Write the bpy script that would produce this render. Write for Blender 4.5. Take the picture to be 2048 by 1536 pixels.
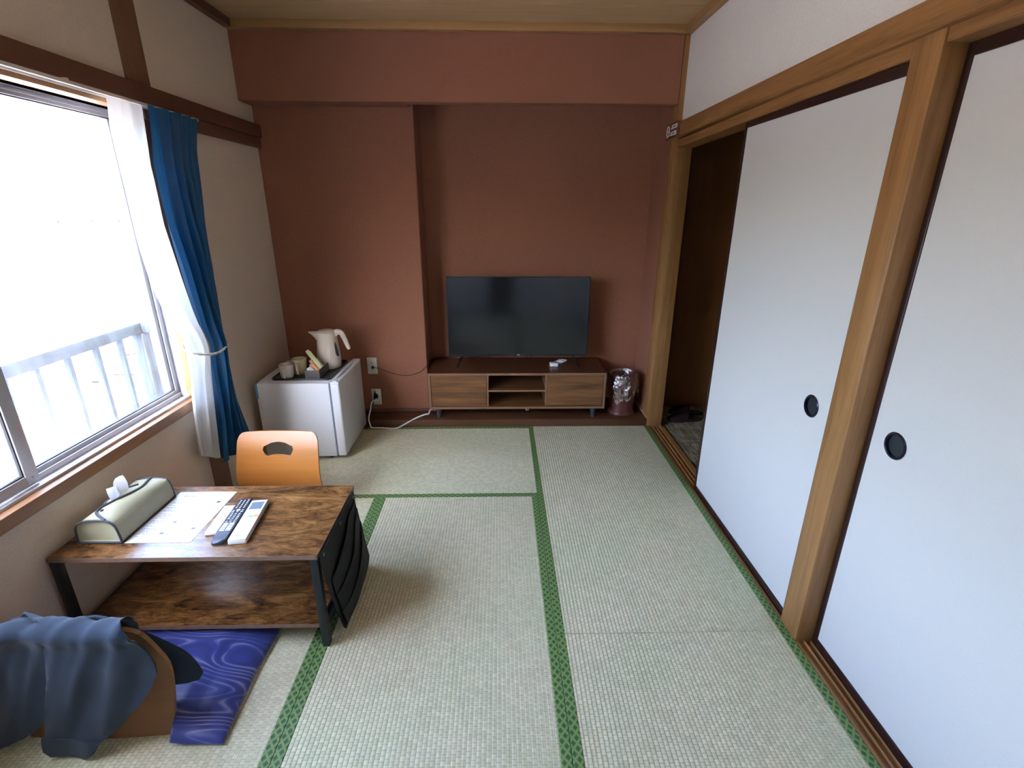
import bpy, bmesh, math, random
from mathutils import Vector, Matrix, noise
from mathutils.geometry import delaunay_2d_cdt
random.seed(7)
for o in list(bpy.data.objects):
    bpy.data.objects.remove(o)
scene = bpy.context.scene
COL = scene.collection
R = math.radians

# ------------------------------------------------------------------ camera
F_PX, PITCH, YAW, ROLL, CAM_Z = 996.17, R(19.384), R(1.413), R(0.229), 1.524
fw = Vector((math.sin(YAW) * math.cos(PITCH), math.cos(YAW) * math.cos(PITCH), -math.sin(PITCH)))
rt0 = Vector((math.cos(YAW), -math.sin(YAW), 0))
up0 = rt0.cross(fw)
rt = rt0 * math.cos(ROLL) + up0 * math.sin(ROLL)
up = up0 * math.cos(ROLL) - rt0 * math.sin(ROLL)
EYE = Vector((0, 0, CAM_Z))
cd = bpy.data.cameras.new('camera')
cam = bpy.data.objects.new('camera', cd)
COL.objects.link(cam)
m = Matrix((rt, up, -fw)).transposed().to_4x4()
m.translation = EYE
cam.matrix_world = m
cd.sensor_width = 36
cd.lens = F_PX / 2048 * 36
cd.clip_start = 0.02
scene.camera = cam


def ray(q):
    return rt * ((q[0] - 1024) / F_PX) - up * ((q[1] - 768) / F_PX) + fw


def atx(q, x):
    v = ray(q)
    return EYE + v * (x / v.x)


def aty(q, y):
    v = ray(q)
    return EYE + v * (y / v.y)


def atz(q, z):
    v = ray(q)
    return EYE + v * ((z - CAM_Z) / v.z)


# ------------------------------------------------------------------ light
SKY_STRENGTH = 0.85
SUN_STRENGTH = 5.0
world = bpy.data.worlds.new('sky')
scene.world = world
world.use_nodes = True
wn = world.node_tree.nodes
wl = world.node_tree.links
wn.clear()
bg = wn.new('ShaderNodeBackground')
sky = wn.new('ShaderNodeTexSky')
sky.sky_type = 'NISHITA'
sky.sun_disc = False
sky.sun_elevation = R(48)
sky.sun_rotation = R(150)
sky.air_density = 0.8
sky.dust_density = 6.0
sky.ozone_density = 1.0
bg.inputs[1].default_value = SKY_STRENGTH
wl.new(sky.outputs[0], bg.inputs[0])
wo = wn.new('ShaderNodeOutputWorld')
wl.new(bg.outputs[0], wo.inputs[0])
sd = bpy.data.lights.new('sun_offscreen', 'SUN')
sd.energy = SUN_STRENGTH
sd.angle = R(1.0)
sd.color = (1.0, 0.95, 0.86)
sun = bpy.data.objects.new('sun_offscreen', sd)
COL.objects.link(sun)
sun.rotation_euler = Vector((-0.45, 0.75, -0.95)).to_track_quat('-Z', 'Y').to_euler()
vs = scene.view_settings
scene.display_settings.display_device = 'sRGB'
vs.view_transform = 'Standard'
vs.look = 'None'
vs.gamma = 1
vs.use_curve_mapping = False
vs.exposure = 3.3

# ------------------------------------------------------------------ materials


def newmat(name):
    mt = bpy.data.materials.new(name)
    mt.use_nodes = True
    nt = mt.node_tree
    b = nt.nodes['Principled BSDF']
    return mt, nt, b


def node(nt, kind, **kw):
    n = nt.nodes.new(kind)
    for k, v in kw.items():
        if k in n.inputs:
            n.inputs[k].default_value = v
        else:
            setattr(n, k, v)
    return n


def coords(nt, scale=(1, 1, 1), rot=(0, 0, 0), loc=(0, 0, 0)):
    tc = node(nt, 'ShaderNodeTexCoord')
    mp = node(nt, 'ShaderNodeMapping')
    mp.inputs['Scale'].default_value = scale
    mp.inputs['Rotation'].default_value = rot
    mp.inputs['Location'].default_value = loc
    nt.links.new(tc.outputs['Object'], mp.inputs['Vector'])
    return mp.outputs[0]


def c4(c):
    return (c[0], c[1], c[2], 1)


def ramp(nt, fac, stops):
    r = node(nt, 'ShaderNodeValToRGB')
    el = r.color_ramp.elements
    while len(el) < len(stops):
        el.new(0.5)
    for e, (p, c) in zip(el, stops):
        e.position = p
        e.color = c4(c) if len(c) == 3 else c
    nt.links.new(fac, r.inputs[0])
    return r.outputs[0]


def bump(nt, b, h, strength=0.2, dist=0.002):
    bn = node(nt, 'ShaderNodeBump')
    bn.inputs['Strength'].default_value = strength
    bn.inputs['Distance'].default_value = dist
    nt.links.new(h, bn.inputs['Height'])
    nt.links.new(bn.outputs[0], b.inputs['Normal'])
    return bn


def plain(name, col, rough=0.55, metal=0.0, var=0.06, vs_=6.0, bmp=0.0, bs=300.0, spec=0.5, stretch=(1, 1, 1), coat=0.0):
    mt, nt, b = newmat(name)
    co = coords(nt, stretch)
    n = node(nt, 'ShaderNodeTexNoise', Scale=vs_, Detail=3.0)
    nt.links.new(co, n.inputs['Vector'])
    lo = tuple(max(0, x * (1 - var)) for x in col)
    hi = tuple(min(1, x * (1 + var)) for x in col)
    nt.links.new(ramp(nt, n.outputs[0], [(0.3, lo), (0.7, hi)]), b.inputs['Base Color'])
    b.inputs['Roughness'].default_value = rough
    b.inputs['Metallic'].default_value = metal
    b.inputs['Specular IOR Level'].default_value = spec
    b.inputs['Coat Weight'].default_value = coat
    if bmp:
        n2 = node(nt, 'ShaderNodeTexNoise', Scale=bs, Detail=2.0)
        nt.links.new(co, n2.inputs['Vector'])
        bump(nt, b, n2.outputs[0], bmp, 0.002)
    return mt


def wood(name, dark, light, axis=1, scale=1.0, rough=0.45, contrast=0.5, knots=False, ring=26.0):
    mt, nt, b = newmat(name)
    s = [14 * scale] * 3
    s[axis] = 0.9 * scale
    co = coords(nt, s)
    n = node(nt, 'ShaderNodeTexNoise', Scale=2.2, Detail=6.0, Roughness=0.6, Distortion=0.6)
    nt.links.new(co, n.inputs['Vector'])
    s2 = [ring * scale] * 3
    s2[axis] = 1.3 * scale
    co2 = coords(nt, s2)
    n2 = node(nt, 'ShaderNodeTexNoise', Scale=4.0, Detail=4.0, Roughness=0.7)
    nt.links.new(co2, n2.inputs['Vector'])
    mx = node(nt, 'ShaderNodeMix')
    mx.data_type = 'FLOAT'
    mx.inputs[0].default_value = 0.45
    nt.links.new(n.outputs[0], mx.inputs[2])
    nt.links.new(n2.outputs[0], mx.inputs[3])
    w = 0.25 * (1.2 - contrast)
    nt.links.new(ramp(nt, mx.outputs[0], [(0.5 - w - 0.05, dark), (0.5 + w + 0.05, light)]), b.inputs['Base Color'])
    b.inputs['Roughness'].default_value = rough
    bump(nt, b, mx.outputs[0], 0.25, 0.0012)
    return mt


def rustic(name):
    mt, nt, b = newmat(name)
    co = coords(nt, (1.5, 4.2, 4.2))
    n = node(nt, 'ShaderNodeTexNoise', Scale=3.8, Detail=8.0, Roughness=0.68, Distortion=1.2)
    nt.links.new(co, n.inputs['Vector'])
    co2 = coords(nt, (6, 34, 34))
    n2 = node(nt, 'ShaderNodeTexNoise', Scale=5.0, Detail=5.0, Roughness=0.75)
    nt.links.new(co2, n2.inputs['Vector'])
    mx = node(nt, 'ShaderNodeMix')
    mx.data_type = 'FLOAT'
    mx.inputs[0].default_value = 0.35
    nt.links.new(n.outputs[0], mx.inputs[2])
    nt.links.new(n2.outputs[0], mx.inputs[3])
    nt.links.new(ramp(nt, mx.outputs[0], [(0.36, (0.018, 0.008, 0.005)), (0.45, (0.085, 0.037, 0.013)), (0.53, (0.18, 0.080, 0.024)), (0.64, (0.33, 0.165, 0.055))]), b.inputs['Base Color'])
    b.inputs['Roughness'].default_value = 0.22
    b.inputs['Specular IOR Level'].default_value = 0.6
    bump(nt, b, mx.outputs[0], 0.05, 0.001)
    return mt


def tatami_mat():
    mt, nt, b = newmat('tatami_weave')
    co = coords(nt)
    br = node(nt, 'ShaderNodeTexBrick')
    br.inputs['Scale'].default_value = 1.0
    br.inputs['Brick Width'].default_value = 0.017
    br.inputs['Row Height'].default_value = 0.0149
    br.inputs['Mortar Size'].default_value = 0.0011
    br.inputs['Mortar Smooth'].default_value = 0.9
    br.inputs['Color1'].default_value = (0.61, 0.59, 0.42, 1)
    br.inputs['Color2'].default_value = (0.73, 0.70, 0.52, 1)
    br.inputs['Mortar'].default_value = (0.38, 0.35, 0.20, 1)
    nt.links.new(co, br.inputs['Vector'])
    # rush stalks run across the mat
    co2 = coords(nt, (420, 6, 1))
    n2 = node(nt, 'ShaderNodeTexNoise', Scale=1.0, Detail=3.0, Roughness=0.6)
    nt.links.new(co2, n2.inputs['Vector'])
    mix = node(nt, 'ShaderNodeMix')
    mix.data_type = 'RGBA'
    mix.blend_type = 'MULTIPLY'
    mix.inputs[0].default_value = 0.75
    nt.links.new(br.outputs['Color'], mix.inputs[6])
    nt.links.new(ramp(nt, n2.outputs[0], [(0.3, (0.80, 0.80, 0.76)), (0.7, (1.08, 1.06, 1.02))]), mix.inputs[7])
    n3 = node(nt, 'ShaderNodeTexNoise', Scale=2.2, Detail=3.0)
    nt.links.new(coords(nt), n3.inputs['Vector'])
    mix2 = node(nt, 'ShaderNodeMix')
    mix2.data_type = 'RGBA'
    mix2.blend_type = 'MULTIPLY'
    mix2.inputs[0].default_value = 0.6
    nt.links.new(mix.outputs[2], mix2.inputs[6])
    nt.links.new(ramp(nt, n3.outputs[0], [(0.35, (0.9, 0.98, 0.88)), (0.65, (1.05, 1.0, 0.98))]), mix2.inputs[7])
    nt.links.new(mix2.outputs[2], b.inputs['Base Color'])
    b.inputs['Roughness'].default_value = 0.5
    b.inputs['Specular IOR Level'].default_value = 0.35
    inv = node(nt, 'ShaderNodeMath', operation='SUBTRACT')
    inv.inputs[0].default_value = 1.0
    nt.links.new(br.outputs['Fac'], inv.inputs[1])
    ad = node(nt, 'ShaderNodeMath', operation='MULTIPLY_ADD')
    nt.links.new(n2.outputs[0], ad.inputs[0])
    ad.inputs[1].default_value = 0.35
    nt.links.new(inv.outputs[0], ad.inputs[2])
    bump(nt, b, ad.outputs[0], 0.55, 0.0012)
    return mt


def border_mat():
    mt, nt, b = newmat('green_brocade_border')
    facs = []
    for ang in (R(52), R(-52)):
        co = coords(nt, (1, 1, 1), (0, 0, ang))
        wv = node(nt, 'ShaderNodeTexWave', Scale=16.0)
        wv.inputs['Distortion'].default_value = 0.0
        nt.links.new(co, wv.inputs['Vector'])
        facs.append(wv.outputs[1])
    mxm = node(nt, 'ShaderNodeMath', operation='MAXIMUM')
    nt.links.new(facs[0], mxm.inputs[0])
    nt.links.new(facs[1], mxm.inputs[1])
    co = coords(nt, (300, 300, 300))
    n = node(nt, 'ShaderNodeTexNoise', Scale=1.5, Detail=2.0)
    nt.links.new(co, n.inputs['Vector'])
    ad = node(nt, 'ShaderNodeMath', operation='MULTIPLY_ADD')
    nt.links.new(n.outputs[0], ad.inputs[0])
    ad.inputs[1].default_value = 0.22
    nt.links.new(mxm.outputs[0], ad.inputs[2])
    nt.links.new(ramp(nt, ad.outputs[0], [(0.45, (0.03, 0.105, 0.032)), (0.8, (0.06, 0.165, 0.05)), (1.0, (0.20, 0.28, 0.085))]), b.inputs['Base Color'])
    b.inputs['Roughness'].default_value = 0.6
    bump(nt, b, ad.outputs[0], 0.2, 0.0006)
    return mt


def paper_mat():
    mt, nt, b = newmat('fusuma_paper')
    co = coords(nt, (1, 1, 1))
    n = node(nt, 'ShaderNodeTexNoise', Scale=170.0, Detail=4.0, Roughness=0.7)
    nt.links.new(co, n.inputs['Vector'])
    co2 = coords(nt, (520, 520, 110))
    n2 = node(nt, 'ShaderNodeTexNoise', Scale=1.0, Detail=2.0)
    nt.links.new(co2, n2.inputs['Vector'])
    mx = node(nt, 'ShaderNodeMix')
    mx.data_type = 'FLOAT'
    mx.inputs[0].default_value = 0.4
    nt.links.new(n.outputs[0], mx.inputs[2])
    nt.links.new(n2.outputs[0], mx.inputs[3])
    nt.links.new(ramp(nt, mx.outputs[0], [(0.30, (0.575, 0.555, 0.525)), (0.42, (0.625, 0.605, 0.575)), (0.65, (0.64, 0.62, 0.59))]), b.inputs['Base Color'])
    b.inputs['Roughness'].default_value = 0.8
    bump(nt, b, mx.outputs[0], 0.08, 0.0006)
    return mt


def carpet_mat():
    mt, nt, b = newmat('dashed_carpet')
    co = coords(nt, (1, 1, 1), (0, 0, R(90)))
    br = node(nt, 'ShaderNodeTexBrick')
    br.inputs['Scale'].default_value = 1.0
    br.inputs['Brick Width'].default_value = 0.11
    br.inputs['Row Height'].default_value = 0.011
    br.inputs['Mortar Size'].default_value = 0.0032
    br.inputs['Mortar Smooth'].default_value = 0.3
    br.inputs['Color1'].default_value = (0.20, 0.17, 0.095, 1)
    br.inputs['Color2'].default_value = (0.58, 0.50, 0.31, 1)
    br.inputs['Mortar'].default_value = (0.12, 0.095, 0.06, 1)
    nt.links.new(co, br.inputs['Vector'])
    n = node(nt, 'ShaderNodeTexNoise', Scale=14.0, Detail=3.0)
    nt.links.new(co, n.inputs['Vector'])
    mix = node(nt, 'ShaderNodeMix')
    mix.data_type = 'RGBA'
    mix.blend_type = 'MULTIPLY'
    mix.inputs[0].default_value = 0.8
    nt.links.new(br.outputs['Color'], mix.inputs[6])
    nt.links.new(ramp(nt, n.outputs[0], [(0.35, (0.5, 0.5, 0.5)), (0.6, (1.2, 1.2, 1.2))]), mix.inputs[7])
    nt.links.new(mix.outputs[2], b.inputs['Base Color'])
    b.inputs['Roughness'].default_value = 0.95
    return mt


def cushion_mat():
    mt, nt, b = newmat('blue_moire_brocade')
    co = coords(nt, (1.1, 3.0, 1))
    n = node(nt, 'ShaderNodeTexNoise', Scale=2.0, Detail=1.0, Roughness=0.4, Distortion=0.4)
    nt.links.new(co, n.inputs['Vector'])
    mu = node(nt, 'ShaderNodeMath', operation='MULTIPLY')
    nt.links.new(n.outputs[0], mu.inputs[0])
    mu.inputs[1].default_value = 40.0
    fr = node(nt, 'ShaderNodeMath', operation='PINGPONG')
    nt.links.new(mu.outputs[0], fr.inputs[0])
    fr.inputs[1].default_value = 1.0
    co2 = coords(nt, (2, 5, 1))
    n2 = node(nt, 'ShaderNodeTexNoise', Scale=2.5, Detail=3.0)
    nt.links.new(co2, n2.inputs['Vector'])
    ad = node(nt, 'ShaderNodeMath', operation='MULTIPLY')
    nt.links.new(fr.outputs[0], ad.inputs[0])
    nt.links.new(n2.outputs[0], ad.inputs[1])
    nt.links.new(ramp(nt, ad.outputs[0], [(0.0, (0.018, 0.028, 0.16)), (0.36, (0.026, 0.042, 0.23)), (0.5, (0.12, 0.13, 0.30)), (0.64, (0.24, 0.23, 0.36))]), b.inputs['Base Color'])
    b.inputs['Roughness'].default_value = 0.4
    b.inputs['Sheen Weight'].default_value = 0.3
    return mt


def glass_mat():
    mt, nt, b = newmat('dusty_window_glass')
    out = nt.nodes['Material Output']
    nt.nodes.remove(b)
    tr = node(nt, 'ShaderNodeBsdfTransparent')
    tr.inputs[0].default_value = (0.96, 0.975, 0.98, 1)
    gl = node(nt, 'ShaderNodeBsdfGlossy')
    gl.inputs['Roughness'].default_value = 0.02
    lw = node(nt, 'ShaderNodeLayerWeight', Blend=0.5)
    pw5 = node(nt, 'ShaderNodeMath', operation='POWER')
    pw5.inputs[1].default_value = 5.0
    nt.links.new(lw.outputs['Facing'], pw5.inputs[0])
    sch = node(nt, 'ShaderNodeMath', operation='MULTIPLY_ADD')
    sch.inputs[1].default_value = 0.92
    sch.inputs[2].default_value = 0.05
    nt.links.new(pw5.outputs[0], sch.inputs[0])
    mx = node(nt, 'ShaderNodeMixShader')
    nt.links.new(sch.outputs[0], mx.inputs[0])
    nt.links.new(tr.outputs[0], mx.inputs[1])
    nt.links.new(gl.outputs[0], mx.inputs[2])
    di = node(nt, 'ShaderNodeBsdfTranslucent')
    di.inputs[0].default_value = (0.85, 0.87, 0.88, 1)
    tc = node(nt, 'ShaderNodeTexCoord')
    sx = node(nt, 'ShaderNodeSeparateXYZ')
    nt.links.new(tc.outputs['Object'], sx.inputs[0])
    # dust lies thickest towards the meeting stile and the bottom rail
    gy = node(nt, 'ShaderNodeMapRange')
    gy.inputs['From Min'].default_value = 0.70
    gy.inputs['From Max'].default_value = 0.10
    nt.links.new(sx.outputs['Y'], gy.inputs['Value'])
    gz = node(nt, 'ShaderNodeMapRange')
    gz.inputs['From Min'].default_value = 0.62
    gz.inputs['From Max'].default_value = 0.20
    nt.links.new(sx.outputs['Z'], gz.inputs['Value'])
    mu = node(nt, 'ShaderNodeMath', operation='MULTIPLY')
    nt.links.new(gy.outputs[0], mu.inputs[0])
    nt.links.new(gz.outputs[0], mu.inputs[1])
    n = node(nt, 'ShaderNodeTexNoise', Scale=9.0, Detail=5.0, Roughness=0.7)
    mp = node(nt, 'ShaderNodeMapping')
    mp.inputs['Scale'].default_value = (1, 3, 0.8)
    nt.links.new(tc.outputs['Object'], mp.inputs[0])
    nt.links.new(mp.outputs[0], n.inputs['Vector'])
    mu2 = node(nt, 'ShaderNodeMath', operation='MULTIPLY')
    nt.links.new(mu.outputs[0], mu2.inputs[0])
    nt.links.new(n.outputs[0], mu2.inputs[1])
    mu3 = node(nt, 'ShaderNodeMath', operation='MULTIPLY_ADD')
    nt.links.new(mu2.outputs[0], mu3.inputs[0])
    mu3.inputs[1].default_value = 0.24
    mu3.inputs[2].default_value = 0.006
    mx2 = node(nt, 'ShaderNodeMixShader')
    nt.links.new(mu3.outputs[0], mx2.inputs[0])
    nt.links.new(mx.outputs[0], mx2.inputs[1])
    nt.links.new(di.outputs[0], mx2.inputs[2])
    nt.links.new(mx2.outputs[0], out.inputs[0])
    return mt


def film_mat(name, tint=(0.9, 0.9, 0.92), gloss=0.16, rough=0.08, crinkle=0.8):
    mt, nt, b = newmat(name)
    out = nt.nodes['Material Output']
    nt.nodes.remove(b)
    tr = node(nt, 'ShaderNodeBsdfTransparent')
    tr.inputs[0].default_value = c4(tint)
    gl = node(nt, 'ShaderNodeBsdfGlossy')
    gl.inputs['Color'].default_value = (0.95, 0.95, 0.97, 1)
    gl.inputs['Roughness'].default_value = rough
    n = node(nt, 'ShaderNodeTexNoise', Scale=26.0, Detail=3.0)
    nt.links.new(coords(nt), n.inputs['Vector'])
    bump(nt, gl, n.outputs[0], crinkle, 0.02)
    mx = node(nt, 'ShaderNodeMixShader')
    mx.inputs[0].default_value = gloss
    nt.links.new(tr.outputs[0], mx.inputs[1])
    nt.links.new(gl.outputs[0], mx.inputs[2])
    nt.links.new(mx.outputs[0], out.inputs[0])
    return mt


def cloth_mat(name, col, rough=0.8, sheen=0.2, weave=900.0, translucent=0.0, var=0.12):
    mt, nt, b = newmat(name)
    co = coords(nt, (weave, weave, weave))
    n = node(nt, 'ShaderNodeTexNoise', Scale=1.0, Detail=2.0)
    nt.links.new(co, n.inputs['Vector'])
    lo = tuple(x * (1 - var) for x in col)
    hi = tuple(min(1, x * (1 + var)) for x in col)
    cr = ramp(nt, n.outputs[0], [(0.3, lo), (0.7, hi)])
    nt.links.new(cr, b.inputs['Base Color'])
    b.inputs['Roughness'].default_value = rough
    b.inputs['Sheen Weight'].default_value = sheen
    bump(nt, b, n.outputs[0], 0.15, 0.0005)
    if translucent:
        out = nt.nodes['Material Output']
        tl = node(nt, 'ShaderNodeBsdfTranslucent')
        nt.links.new(cr, tl.inputs[0])
        mx = node(nt, 'ShaderNodeMixShader')
        mx.inputs[0].default_value = translucent
        nt.links.new(b.outputs[0], mx.inputs[1])
        nt.links.new(tl.outputs[0], mx.inputs[2])
        nt.links.new(mx.outputs[0], out.inputs[0])
    return mt


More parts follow.
